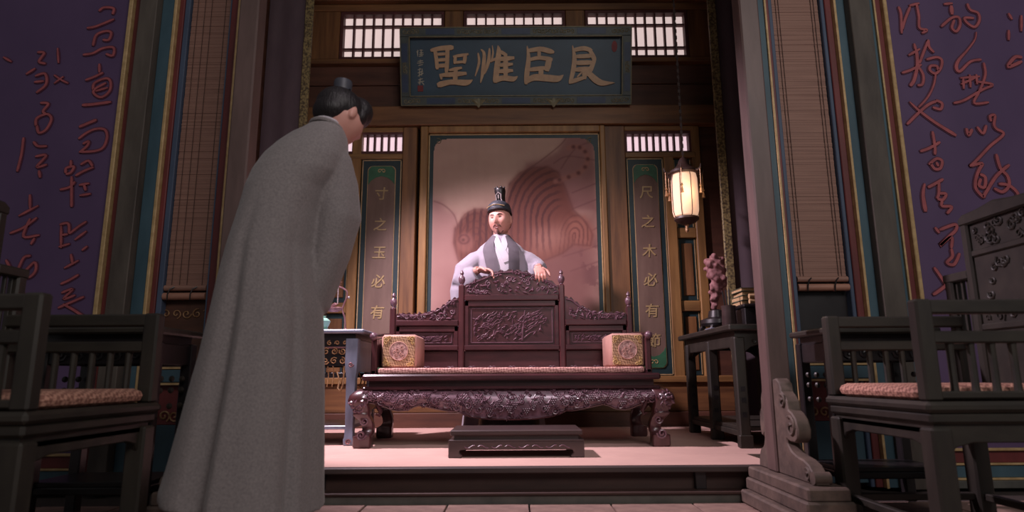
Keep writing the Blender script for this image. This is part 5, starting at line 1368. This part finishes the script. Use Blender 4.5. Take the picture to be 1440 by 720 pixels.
def stand(loc, label, g):
    r = empty('tea_stand', loc, label, 'side table', g)
    B = lambda n, x0, x1, y0, y1, z0, z1, bv=0.005, m='black', p=None: MB().box(x0, x1, y0, y1, z0, z1).build(n, m, p or r, bevel=bv, local=True)
    hx, hy = 0.26, 0.17
    B('top', -hx-0.02, hx+0.02, -hy-0.02, hy+0.02, 0.81, 0.84, 0.008, 'ebony')
    B('waist', -hx+0.02, hx-0.02, -hy+0.02, hy-0.02, 0.77, 0.812, 0)
    for sx in (-1, 1):
        for sy in (-1, 1):
            B('leg', sx*(hx-0.025)-0.025, sx*(hx-0.025)+0.025, sy*(hy-0.025)-0.025, sy*(hy-0.025)+0.025, 0, 0.78)
    for sy in (-1, 1):
        a = B('apron', -hx+0.04, hx-0.04, sy*(hy-0.02)-0.01, sy*(hy-0.02)+0.01, 0.68, 0.775)
        mb = MB()
        for k in range(5): spiral(mb, (-0.16+k*0.08, sy*(hy-0.02)-0.012, 0.72), 0.028, 1.3, 0.006, start=k, sgn=1 if k % 2 else -1, n=10)
        mb.build('carving', 'black', a, local=True, kind='stuff')
        B('stretcher', -hx+0.04, hx-0.04, sy*(hy-0.025)-0.012, sy*(hy-0.025)+0.012, 0.15, 0.18)
    for sx in (-1, 1):
        a = B('side_apron', sx*(hx-0.02)-0.01, sx*(hx-0.02)+0.01, -hy+0.04, hy-0.04, 0.68, 0.775)
        mb = MB()
        for k in range(3):
            for zz in (0.62, 0.57, 0.50):
                mb.sphere((sx*(hx-0.02), -0.09+k*0.09, zz), 0.014, 6, 5)
        mb.build('bead_drop', 'ebony', a, local=True, kind='stuff')
        B('stretcher', sx*(hx-0.025)-0.012, sx*(hx-0.025)+0.012, -hy+0.04, hy-0.04, 0.15, 0.18)
    B('shelf', -hx+0.02, hx-0.02, -hy+0.02, hy-0.02, 0.18, 0.20, 0.003)
    return r
stand((1.745, 3.19, 0), 'black carved tea stand behind the right armchair, under the bamboo blind', 'tea stands beside the armchairs')
stand((-1.775, 2.90, 0), 'black carved tea stand between the left armchair and the grey robe', 'tea stands beside the armchairs')

# ================================================================== PEOPLE
def head_verts(scale, n=56, m=44):
    """a head facing local -y, centre at origin; returns verts, faces"""
    def g(u, s): return math.exp(-(u/s)**2)
    vs = []
    def pt(th_, ph):
        d = (math.cos(ph)*math.cos(th_), math.cos(ph)*math.sin(th_), math.sin(ph))
        x, y, z = 0.081*d[0], 0.097*d[1], 0.118*d[2]
        if z < 0:
            t = -z/0.118
            x *= 1-0.24*t**2.0
            if y > 0: y *= 1-0.45*t**1.2
        if y < 0:                                   # flatten the face
            y = -0.097*(abs(y)/0.097)**0.82 * (1 - 0.06*g(x, 0.09))
            w = min(1.0, abs(y)/0.06)
            e = 0.0
            e += 0.020*g(x, 0.010+0.006*max(0, min(1, (0.02-z)/0.05)))*g(z+0.012, 0.022)         # nose
            e += 0.008*g(x, 0.008)*g(z-0.012, 0.02)
            e += 0.006*(g(x-0.011, 0.007)+g(x+0.011, 0.007))*g(z+0.026, 0.009)
            e -= 0.009*(g(x-0.031, 0.015)+g(x+0.031, 0.015))*g(z-0.012, 0.011)                   # sockets
            e += 0.005*(g(x-0.03, 0.022)+g(x+0.03, 0.022))*g(z-0.034, 0.010)                     # brow
            e += 0.005*(g(x-0.042, 0.018)+g(x+0.042, 0.018))*g(z+0.022, 0.02)                    # cheek
            e += 0.006*g(x, 0.020)*(g(z+0.052, 0.006)+g(z+0.064, 0.006))                         # lips
            e -= 0.004*g(x, 0.018)*g(z+0.058, 0.003)
            e += 0.006*g(x, 0.02)*g(z+0.095, 0.014)                                              # chin
            y -= e*w
        return (x*scale, y*scale, z*scale)
    vs.append(pt(0, -math.pi/2))
    for j in range(1, m):
        for i in range(n):
            vs.append(pt(2*math.pi*i/n, -math.pi/2+math.pi*j/m))
    vs.append(pt(0, math.pi/2))
    fs = []
    for i in range(n):
        fs.append((0, 1+(i+1) % n, 1+i))
        for j in range(m-2):
            a = 1+j*n
            fs.append((a+i, a+(i+1) % n, a+n+(i+1) % n, a+n+i))
        a = 1+(m-2)*n
        fs.append((a+i, a+(i+1) % n, len(vs)-1))
    return vs, fs

def hand(mb, wrist, fwd, palm_n, s, side, curl):
    """five-fingered hand; fwd along the fingers, palm_n out of the palm; side +1: thumb towards fwd x palm_n"""
    f = Vector(fwd).normalized(); nrm = Vector(palm_n).normalized(); nrm = (nrm - f*nrm.dot(f)).normalized()
    lat = f.cross(nrm).normalized()*side
    w = Vector(wrist)
    def ell(c, rf, rl, rn):
        vv = []; sp = MB().sphere((0, 0, 0), 1.0, 12, 8)
        for p in sp.v: vv.append(c + f*p[0]*rf + lat*p[1]*rl + nrm*p[2]*rn)
        mb.add(vv, sp.f)
    ell(w+f*0.048*s, 0.055*s, 0.041*s, 0.016*s)
    ell(w+f*0.075*s, 0.03*s, 0.042*s, 0.013*s)
    for k, (o, L) in enumerate(((0.030, 0.072), (0.010, 0.080), (-0.011, 0.074), (-0.031, 0.058))):
        p = w+f*(0.088*s)+lat*o*s
        pts = [p-f*0.02*s, p]; d = f.copy(); a = 0
        for seg, fr in ((0, .45), (1, .32), (2, .23)):
            a += curl[seg]
            dd = f*math.cos(a)+nrm*math.sin(a) + lat*(o*0.8)
            pts.append(pts[-1]+dd.normalized()*L*fr*s)
        mb.tube(pts, [0.0095*s, 0.0098*s, 0.0088*s, 0.008*s, 0.0062*s], 8)
        mb.sphere(pts[-1], 0.0062*s, 8, 6)
    t0 = w+f*0.025*s+lat*0.032*s
    t1 = t0+(f*0.6+lat*0.75+nrm*0.25).normalized()*0.034*s
    t2 = t1+(f*0.85+lat*0.35+nrm*0.4).normalized()*0.03*s
    t3 = t2+(f*0.9+nrm*0.5).normalized()*0.022*s
    mb.tube([t0-f*0.01*s, t0, t1, t2, t3], [0.013*s, 0.0135*s, 0.011*s, 0.0095*s, 0.007*s], 8)
    mb.sphere(t3, 0.007*s, 8, 6)

def shoe(mb, heel, toe, s):
    h, t = Vector(heel), Vector(toe); d = (t-h).normalized(); l = Vector((0, 0, 1)).cross(d)
    rings = []
    for u, w, z in ((0.0, .028, .06), (.15, .036, .065), (.45, .04, .06), (.75, .042, .045), (.95, .03, .04), (1.0, .015, .045)):
        c = h+(t-h)*u
        rings.append([c+l*w*s*a+Vector((0, 0, z*s*b)) for a, b in ((-1, 0.05), (1, 0.05), (1, .6), (.6, 1), (-.6, 1), (-1, .6))])
    mb.loft(rings)

def ring(c, rx, ry, n=40, fold=0.0, ph=0.0, rot=0.0, pw=2.0, hem=0.0):
    o = []
    for i in range(n):
        a = 2*math.pi*i/n
        ca, sa = math.cos(a), math.sin(a)
        k = (abs(ca)**pw+abs(sa)**pw)**(-1/pw)
        k *= 1+fold*(0.6*math.sin(5*a+ph)+0.5*math.sin(8*a+1.7*ph+1)+0.35*math.sin(13*a+2.3*ph))
        x, y = rx*k*ca, ry*k*sa
        o.append((c[0]+x*math.cos(rot)-y*math.sin(rot), c[1]+x*math.sin(rot)+y*math.cos(rot), c[2]+hem*math.sin(2*a+1)))
    return o

def bvh_of(me):
    return BVHTree.FromPolygons([v.co[:] for v in me.vertices], [tuple(p.vertices) for p in me.polygons])

def drape_ribbon(bvh, pts, off, origin_y, direction=(0, 1, 0), th=0.006, steps=6, cols=5):
    """a cloth band laid on a surface: pts (x,z,halfwidth) seen from -y"""
    P = smooth_path(pts, steps); n = len(P); vs = []; fs = []
    grid = []
    for i in range(n):
        a, b = P[max(i-1, 0)], P[min(i+1, n-1)]
        dx, dz = b[0]-a[0], b[1]-a[1]; l = math.hypot(dx, dz) or 1e-6
        row = []
        for k in range(cols):
            u = (k/(cols-1)*2-1)*P[i][2]
            x, z = P[i][0]-dz/l*u, P[i][1]+dx/l*u
            h = bvh.ray_cast(Vector((x, origin_y, z)), Vector(direction))
            y = h[0].y-off if h[0] is not None else None
            row.append([x, y, z])
        grid.append(row)
    last = None
    for row in grid:
        for q in row:
            if q[1] is None: q[1] = last if last is not None else origin_y+0.4
            last = q[1]
    for row in grid:
        for q in row: vs.append(tuple(q))
    for row in grid:
        for q in row: vs.append((q[0], q[1]+th, q[2]))
    N = n*cols
    for i in range(n-1):
        for k in range(cols-1):
            a = i*cols+k
            fs.append((a, a+1, a+cols+1, a+cols)); fs.append((N+a, N+a+cols, N+a+cols+1, N+a+1))
        for a, b in ((i*cols, (i+1)*cols), ((i+1)*cols+cols-1, i*cols+cols-1)):
            fs.append((a, b, N+b, N+a))
    for k in range(cols-1):
        fs.append((k, N+k, N+k+1, k+1)); a = (n-1)*cols+k; fs.append((a, a+1, N+a+1, N+a))
    return MB().add(vs, fs)

def xform(vs, Mx): return [tuple(Mx @ Vector(p)) for p in vs]

# ---------------- the man behind the throne
pb = empty('person', (-0.09, 5.42, P0), 'bearded man in pale robe and black hat leaning on the throne back before the painting', 'person')
SB = 1.15
HB = Matrix.Translation((-0.098, 5.235, 1.925)) @ Matrix.Rotation(math.radians(-20), 4, 'Z') @ Matrix.Rotation(math.radians(4), 4, 'X') @ Matrix.Rotation(math.radians(-3), 4, 'Y')
mb = MB()
hv, hf = head_verts(SB)
mb.add(xform(hv, HB), hf)
for s in (-1, 1):                                                        # ears
    sp = MB().sphere((0, 0, 0), 1.0, 10, 8)
    mb.add(xform([(s*0.083*SB+p[0]*0.010, 0.012+p[1]*0.02, -0.004+p[2]*0.036) for p in sp.v], HB), sp.f)
mb.tube([(-0.095, 5.265, 1.88), (-0.095, 5.275, 1.78), (-0.09, 5.29, 1.66)], [0.062, 0.064, 0.085], 14)
mb.tube([(-0.09, 5.30, 1.68), (-0.09, 5.31, 1.50), (-0.09, 5.35, 1.22), (-0.09, 5.40, 1.02)], [0.12, 0.155, 0.14, 0.15], 14)
mb.tube([(-0.27, 5.29, 1.61), (-0.09, 5.29, 1.65), (0.10, 5.29, 1.61)], [0.065, 0.08, 0.065], 10)
hl, hr = Vector((-0.275, 5.085, 1.478)), Vector((0.212, 5.10, 1.495))
mb.tube([(-0.27, 5.29, 1.61), (-0.42, 5.24, 1.42), hl], [0.062, 0.05, 0.033], 10)
mb.tube([(0.10, 5.29, 1.61), (0.25, 5.29, 1.53), hr], [0.062, 0.05, 0.033], 10)
for s in (-1, 1):
    mb.tube([(-0.09+s*0.09, 5.40, 1.05), (-0.09+s*0.10, 5.40, 0.60), (-0.09+s*0.10, 5.43, 0.22)], [0.10, 0.07, 0.05], 10)
hand(mb, hl, (0.85, -0.30, -0.18), (0.0, -0.35, -1), SB, -1, (0.35, 0.6, 0.5))
hand(mb, hr, (0.12, -0.75, -0.45), (0.0, 0.35, -1), SB, 1, (0.55, 0.7, 0.4))
body = remeshed(mb, 0.0052, 2, 0.4)
bvb = bvh_of(body)
body_o = mesh_thing('body', body, 'skin', pb)
mb = MB()
rings = []
for z, cx, cy, rx, ry, fo in ((0.20, -0.09, 5.43, .34, .24, .07), (0.5, -0.09, 5.42, .31, .23, .06), (0.85, -0.09, 5.40, .27, .21, .045), (1.10, -0.09, 5.37, .25, .195, .03), (1.30, -0.09, 5.33, .24, .185, .025),
                             (1.48, -0.095, 5.295, .235, .172, .02), (1.58, -0.095, 5.28, .235, .158, .015), (1.65, -0.095, 5.275, .218, .142, .01), (1.70, -0.095, 5.27, .178, .122, 0), (1.74, -0.095, 5.265, .128, .102, 0), (1.78, -0.095, 5.262, .088, .088, 0), (1.80, -0.095, 5.265, .078, .08, 0)):
    rings.append(ring((cx, cy, z), rx, ry, 48, fo, 1.0+z, pw=2.2))
mb.loft(rings)
def sleeve(path, n=20, rot=0.0):
    R = []
    for i, (x, y, z, ru, rv) in enumerate(path):
        p = Vector((x, y, z)); a = Vector(path[max(i-1, 0)][:3]); b = Vector(path[min(i+1, len(path)-1)][:3])
        d = (b-a).normalized(); u = d.cross(Vector((0, 1, 0)))
        if u.length < .1: u = d.cross(Vector((1, 0, 0)))
        u.normalize(); v = d.cross(u).normalized()
        R.append([tuple(p+u*ru*math.cos(t*2*math.pi/n)*(1+0.05*math.sin(5*t*2*math.pi/n+i))+v*rv*math.sin(t*2*math.pi/n)) for t in range(n)])
    return MB().loft(R)
s1 = sleeve([(-0.20, 5.285, 1.625, .075, .085), (-0.31, 5.26, 1.57, .088, .10), (-0.395, 5.235, 1.485, .10, .105), (-0.40, 5.20, 1.405, .115, .09), (-0.35, 5.15, 1.405, .105, .07), (-0.285, 5.11, 1.435, .075, .055)])
mb.add(s1.v, s1.f)
s1 = sleeve([(-0.38, 5.24, 1.45, .11, .08), (-0.40, 5.23, 1.32, .12, .09), (-0.39, 5.23, 1.18, .12, .085), (-0.38, 5.23, 1.02, .11, .06)])
mb.add(s1.v, s1.f)
s2 = sleeve([(0.02, 5.285, 1.625, .075, .085), (0.13, 5.28, 1.575, .085, .095), (0.20, 5.26, 1.53, .078, .09), (0.225, 5.20, 1.505, .068, .065), (0.215, 5.14, 1.497, .055, .048)])
mb.add(s2.v, s2.f)
s2 = sleeve([(0.17, 5.26, 1.54, .09, .08), (0.19, 5.26, 1.38, .10, .085), (0.19, 5.27, 1.20, .11, .08), (0.18, 5.28, 1.04, .10, .06)])
mb.add(s2.v, s2.f)
robe = remeshed(mb, 0.0075, 5, 0.5)
bvr = bvh_of(robe)
mesh_thing('robe', robe, 'robe_white', pb)
drape_ribbon(bvr, [(-0.085, 1.70, 0.035), (-0.08, 1.64, 0.06), (-0.07, 1.55, 0.085), (-0.06, 1.42, 0.09), (-0.055, 1.25, 0.09)], 0.004, 4.7).build('under_robe', 'robe_in', pb, label='white under robe showing between the lapels')
drape_ribbon(bvr, [(-0.142, 1.79, 0.014), (-0.128, 1.75, 0.022), (-0.11, 1.69, 0.028), (-0.07, 1.62, 0.030), (-0.04, 1.55, 0.03)], 0.010, 4.7).build('inner_collar', 'robe_in', pb)
drape_ribbon(bvr, [(-0.05, 1.79, 0.014), (-0.062, 1.75, 0.022), (-0.065, 1.69, 0.026), (-0.09, 1.63, 0.028)], 0.007, 4.7).build('inner_collar', 'robe_in', pb)
drape_ribbon(bvr, [(-0.150, 1.785, 0.018), (-0.178, 1.735, 0.032), (-0.195, 1.665, 0.046), (-0.175, 1.57, 0.05), (-0.15, 1.45, 0.05), (-0.14, 1.25, 0.05)], 0.012, 4.7).build('lapel', 'lapel', pb, label='wide grey lapel')
drape_ribbon(bvr, [(-0.040, 1.785, 0.018), (-0.012, 1.735, 0.032), (0.012, 1.665, 0.043), (0.017, 1.57, 0.045), (0.017, 1.45, 0.045), (0.02, 1.25, 0.05)], 0.012, 4.7).build('lapel', 'lapel', pb, label='wide grey lapel')
# face details laid on the head
def face_pt(u, v, off=0.0):
    o = HB @ Vector((u*SB, -0.3, v*SB)); d = (HB.to_3x3() @ Vector((0, 1, 0))).normalized()
    h = bvb.ray_cast(o, d)
    return (h[0] if h[0] is not None else o+d*0.19) - d*off
def facial(name, m, pts, rad, flat=0.5):
    P = [face_pt(u, v, 0.0005) for u, v in pts]
    return MB().tube(P, rad, 6).build(name, m, pb)
for s in (-1, 1):
    facial('eye', 'eye', [(s*0.020, 0.0105), (s*0.026, 0.0135), (s*0.033, 0.014), (s*0.041, 0.012)], [0.0015, 0.0036, 0.0038, 0.0015])
    facial('eyebrow', 'hair', [(s*0.014, 0.030), (s*0.024, 0.035), (s*0.036, 0.036), (s*0.047, 0.031)], [0.0028, 0.0046, 0.004, 0.0018])
    facial('moustache', 'beard', [(s*0.003, -0.0425), (s*0.014, -0.043), (s*0.026, -0.050), (s*0.031, -0.064)], [0.004, 0.005, 0.004, 0.002])
facial('upper_lip', 'lips', [(-0.022, -0.055), (-0.008, -0.0525), (0.008, -0.0525), (0.022, -0.055)], [0.002, 0.004, 0.004, 0.002])
facial('lower_lip', 'lips', [(-0.018, -0.060), (-0.006, -0.064), (0.006, -0.064), (0.018, -0.060)], [0.002, 0.0045, 0.0045, 0.002])
facial('chin_beard', 'beard', [(0.0, -0.074), (0.0, -0.086), (0.0, -0.098)], [0.006, 0.012, 0.014])
facial('jaw_beard', 'beard', [(-0.036, -0.085), (-0.02, -0.1), (0.0, -0.105), (0.02, -0.1), (0.036, -0.085)], [0.005, 0.008, 0.010, 0.008, 0.005])
# hair, hat and topknot crown
def local_blob(parts, Mx, vox, sm=3):
    b = MB()
    for c, r in parts:
        sp = MB().sphere((0, 0, 0), 1.0, 20, 14)
        b.add(xform([(c[0]+p[0]*r[0], c[1]+p[1]*r[1], c[2]+p[2]*r[2]) for p in sp.v], Mx), sp.f)
    return remeshed(b, vox, sm)
HS = HB @ Matrix.Scale(SB, 4)
mesh_thing('hair', local_blob([((0, 0.030, 0.03), (0.079, 0.082, 0.088)), ((0, 0.05, -0.02), (0.066, 0.055, 0.06))], HS, 0.006), 'hair', pb)
hat = MB()
prof = [(0.0845, 0.040), (0.0855, 0.052), (0.084, 0.075), (0.077, 0.100), (0.058, 0.118), (0.03, 0.126), (0.004, 0.128)]
R = []
for r, z in prof:
    R.append([tuple(HS @ Vector((r*math.cos(t*math.pi/14), 0.004+r*1.22*math.sin(t*math.pi/14), z-0.022*math.sin(t*math.pi/14)*(1 if z < 0.09 else .5)+0.012))) for t in range(28)])
hat.loft(R)
ho = hat.build('hat', 'hat', pb, angle=60)
MB().tube([HS @ Vector((0.0855*math.cos(t*math.pi/14), 0.004+0.1045*math.sin(t*math.pi/14), 0.053-0.022*math.sin(t*math.pi/14))) for t in range(29)], 0.005, 5).build('hat_rim', 'black', ho)
MB().tube([HS @ Vector((x, -0.1055+abs(x)*0.42, 0.085+0.02*math.cos(x*18))) for x in np.linspace(-0.07, 0.07, 9)], 0.003, 5).build('hat_piping', 'gold', ho)
TK = HS @ Matrix.Translation((0.012, 0.012, 0.126)) @ Matrix.Scale(1.15, 4)
tk = MB().loft([[tuple(TK @ Vector((r*math.cos(t*math.pi/8), r*1.1*math.sin(t*math.pi/8), z))) for t in range(16)] for r, z in ((0.03, -0.01), (0.029, 0.02), (0.031, 0.055), (0.036, 0.085), (0.034, 0.10), (0.028, 0.104))]).build('topknot_crown', 'black', pb, angle=50)
for k in range(7):
    a = k*2*math.pi/7
    MB().sphere(tuple(TK @ Vector((0.031*math.cos(a), 0.034*math.sin(a), 0.106))), 0.009, 8, 6).build('crown_petal', 'black', tk)
orn = MB()
orn.tube([TK @ Vector((x, -0.036, z)) for x, z in ((-0.024, 0.0), (-0.016, 0.028), (-0.018, 0.055), (0.0, 0.072), (0.018, 0.055), (0.016, 0.028), (0.024, 0.0))], 0.0055, 6)
orn.tube([TK @ Vector((0.0, -0.038, z)) for z in (0.03, 0.055)], 0.006, 6)
orn.build('crown_ornament', 'silver', tk)
# boots under the hem
for s in (-1, 1):
    b_ = MB(); shoe(b_, (-0.09+s*0.10, 5.46, P0+0.002), (-0.09+s*0.11, 5.20, P0+0.002), SB); b_.build('boot', 'black', pb)

# ---------------- the bowing man, seen from behind
pf = empty('person', (-0.98, 2.48, 0), 'man in long grey robe and small black hat bowing with his back to us', 'person')
SF = 1.10
FA = math.radians(142)
HF = Matrix.Translation((-0.727, 2.545, 1.712)) @ Matrix.Rotation(FA, 4, 'Z') @ Matrix.Rotation(math.radians(24), 4, 'X')
mb = MB()
hv, hf = head_verts(SF)
mb.add(xform(hv, HF), hf)
for s in (-1, 1):
    sp = MB().sphere((0, 0, 0), 1.0, 10, 8)
    mb.add(xform([(s*0.084*SF+p[0]*0.010, 0.006+p[1]*0.018, -0.006+p[2]*0.032) for p in sp.v], HF), sp.f)
fw = Vector((math.sin(FA), -math.cos(FA), 0))
mb.tube([(-0.74, 2.53, 1.68), (-0.775, 2.50, 1.61), (-0.82, 2.48, 1.54)], [0.062, 0.066, 0.09], 14)
mb.tube([(-0.85, 2.49, 1.52), (-0.915, 2.48, 1.36), (-0.955, 2.47, 1.15), (-0.97, 2.47, 1.0)], [0.10, 0.115, 0.12, 0.13], 14)
mb.tube([(-0.95, 2.56, 1.48), (-0.85, 2.49, 1.52), (-0.75, 2.45, 1.47)], [0.06, 0.08, 0.06], 10)
wr, wl = Vector((-0.82, 2.66, 1.12)), Vector((-0.88, 2.72, 1.12))
mb.tube([(-0.75, 2.48, 1.47), (-0.735, 2.545, 1.26), wr], [0.055, 0.05, 0.033], 10)
mb.tube([(-0.96, 2.57, 1.48), (-0.97, 2.68, 1.26), wl], [0.055, 0.05, 0.033], 10)
hand(mb, wr, (-0.2, 0.5, -0.5), (-0.7, 0.2, 0), SF, 1, (0.4, 0.4, 0.3))
hand(mb, wl, (0.3, 0.5, -0.5), (0.7, 0.1, 0.1), SF, -1, (0.4, 0.4, 0.3))
lat = Vector((math.cos(FA), math.sin(FA), 0))
for s in (-1, 1):
    q = Vector((-0.98, 2.48, 0))+lat*s*0.10
    mb.tube([(q.x, q.y, 1.02), (q.x, q.y, 0.6), (q.x, q.y, 0.06)], [0.10, 0.07, 0.045], 10)
body = remeshed(mb, 0.0065, 2, 0.4)
bvf = bvh_of(body)
mesh_thing('body', body, 'skin', pf)
for s in (-1, 1):
    q = Vector((-0.98, 2.48, 0))+lat*s*0.10
    b_ = MB(); shoe(b_, q-fw*0.08, q+fw*0.2, SF); b_.build('boot', 'black', pf)
mb = MB(); rings = []
prof = [(0.165, -1.283, -0.716, 2.48, .27, .030), (0.20, -1.285, -0.720, 2.48, .268, .032), (0.30, -1.264, -0.725, 2.48, .262, .034), (0.44, -1.236, -0.731, 2.48, .255, .034), (0.58, -1.210, -0.737, 2.48, .247, .032), (0.705, -1.185, -0.744, 2.48, .24, .028), (0.87, -1.156, -0.755, 2.475, .23, .022),
        (1.0, -1.133, -0.775, 2.47, .22, .016), (1.12, -1.108, -0.790, 2.47, .212, .012), (1.27, -1.073, -0.772, 2.47, .20, .008), (1.36, -1.060, -0.745, 2.475, .195, .006), (1.43, -1.042, -0.70, 2.48, .185, .004), (1.50, -1.008, -0.682, 2.49, .168, .002), (1.555, -0.965, -0.684, 2.50, .145, 0),
        (1.60, -0.918, -0.688, 2.505, .118, 0), (1.632, -0.872, -0.695, 2.51, .092, 0), (1.655, -0.848, -0.706, 2.515, .078, 0)]
for z, xl, xr, cy, ry, fo in prof:
    c = ((xl+xr)/2, cy, z); rx = (xr-xl)/2
    o = []
    for i in range(72):
        a = 2*math.pi*i/72
        ca, sa = math.cos(a), math.sin(a)
        pw = 2.3
        k = (abs(ca)**pw+abs(sa)**pw)**(-1/pw)
        # deep pleat left of the middle of the back, lesser ones around
        dn = min(1.0, max(0.0, (1.35-z)/0.9))
        a_ = a if a <= math.pi else a-2*math.pi
        k *= 1+fo*0.7*(math.sin(6*a+0.8)+0.5*math.sin(11*a+2.0))
        k -= dn*0.22*math.exp(-((a_+1.80)/0.12)**2) + dn*0.14*math.exp(-((a_+0.70)/0.08)**2) - dn*0.03*math.exp(-((a_+2.15)/0.2)**2)
        k += dn*0.15/(1+math.exp(-(a_+1.66)/0.02))*math.exp(-(max(0.0, a_+1.66)/0.75)**2)
        o.append((c[0]+rx*k*ca, c[1]+ry*k*sa, z + (0.006*math.sin(a_*5)-0.020*math.cos(a) if z < 0.201 else 0)))
    rings.append(o)
mb.loft(rings)
s1 = sleeve([(-0.775, 2.475, 1.565, .07, .075), (-0.748, 2.50, 1.49, .085, .095), (-0.735, 2.53, 1.40, .092, .11), (-0.722, 2.545, 1.27, .092, .12), (-0.748, 2.555, 1.12, .076, .115), (-0.772, 2.56, 1.0, .056, .11), (-0.788, 2.565, 0.905, .038, .10), (-0.792, 2.565, 0.88, .022, .09)], 24)
mb.add(s1.v, s1.f)
s2 = sleeve([(-0.95, 2.56, 1.50, .075, .085), (-0.965, 2.63, 1.38, .085, .10), (-0.95, 2.70, 1.24, .085, .11), (-0.90, 2.74, 1.08, .07, .12), (-0.88, 2.73, 0.92, .04, .12)], 24)
mb.add(s2.v, s2.f)
robe = remeshed(mb, 0.008, 3, 0.5)
mesh_thing('robe', robe, 'robe_grey', pf)
HFs = HF @ Matrix.Scale(SF, 4)
# collar rings round the neck
def neck_ring(name, m, c, r, rr, tilt, n=24):
    Mx = Matrix.Translation(c) @ Matrix.Rotation(FA, 4, 'Z') @ Matrix.Rotation(math.radians(tilt), 4, 'X')
    return MB().tube([Mx @ Vector((r*math.cos(t*2*math.pi/n), 0.9*r*math.sin(t*2*math.pi/n), 0)) for t in range(n+1)], rr, 8).build(name, m, pf)
neck_ring('inner_collar', 'robe_in', (-0.768, 2.512, 1.654), 0.068, 0.006, 24)
neck_ring('robe_collar', 'robe_grey', (-0.775, 2.509, 1.641), 0.074, 0.010, 24)
mesh_thing('hair', local_blob([((0, 0.018, 0.026), (0.090, 0.098, 0.082)), ((0, 0.050, -0.010), (0.076, 0.062, 0.062)), ((0.0, -0.040, 0.056), (0.088, 0.068, 0.066)),
                               ((0.0, -0.040, 0.025), (0.089, 0.046, 0.062))], HFs, 0.006, 4), 'hair', pf)
TK = Matrix.Translation((-0.722, 2.525, 1.795)) @ Matrix.Rotation(FA, 4, 'Z') @ Matrix.Rotation(math.radians(3), 4, 'X')
tk = MB().loft([[tuple(TK @ Vector((r*math.cos(t*math.pi/10), r*math.sin(t*math.pi/10), z))) for t in range(20)] for r, z in ((0.037, -0.01), (0.037, 0.02), (0.039, 0.064), (0.037, 0.074), (0.02, 0.079), (0.004, 0.080))]).build('hat', 'hat', pf, angle=50)
MB().tube([TK @ Vector((x, 0, 0.022)) for x in (-0.055, 0.055)], 0.003, 6).build('hat_pin', 'black', tk)
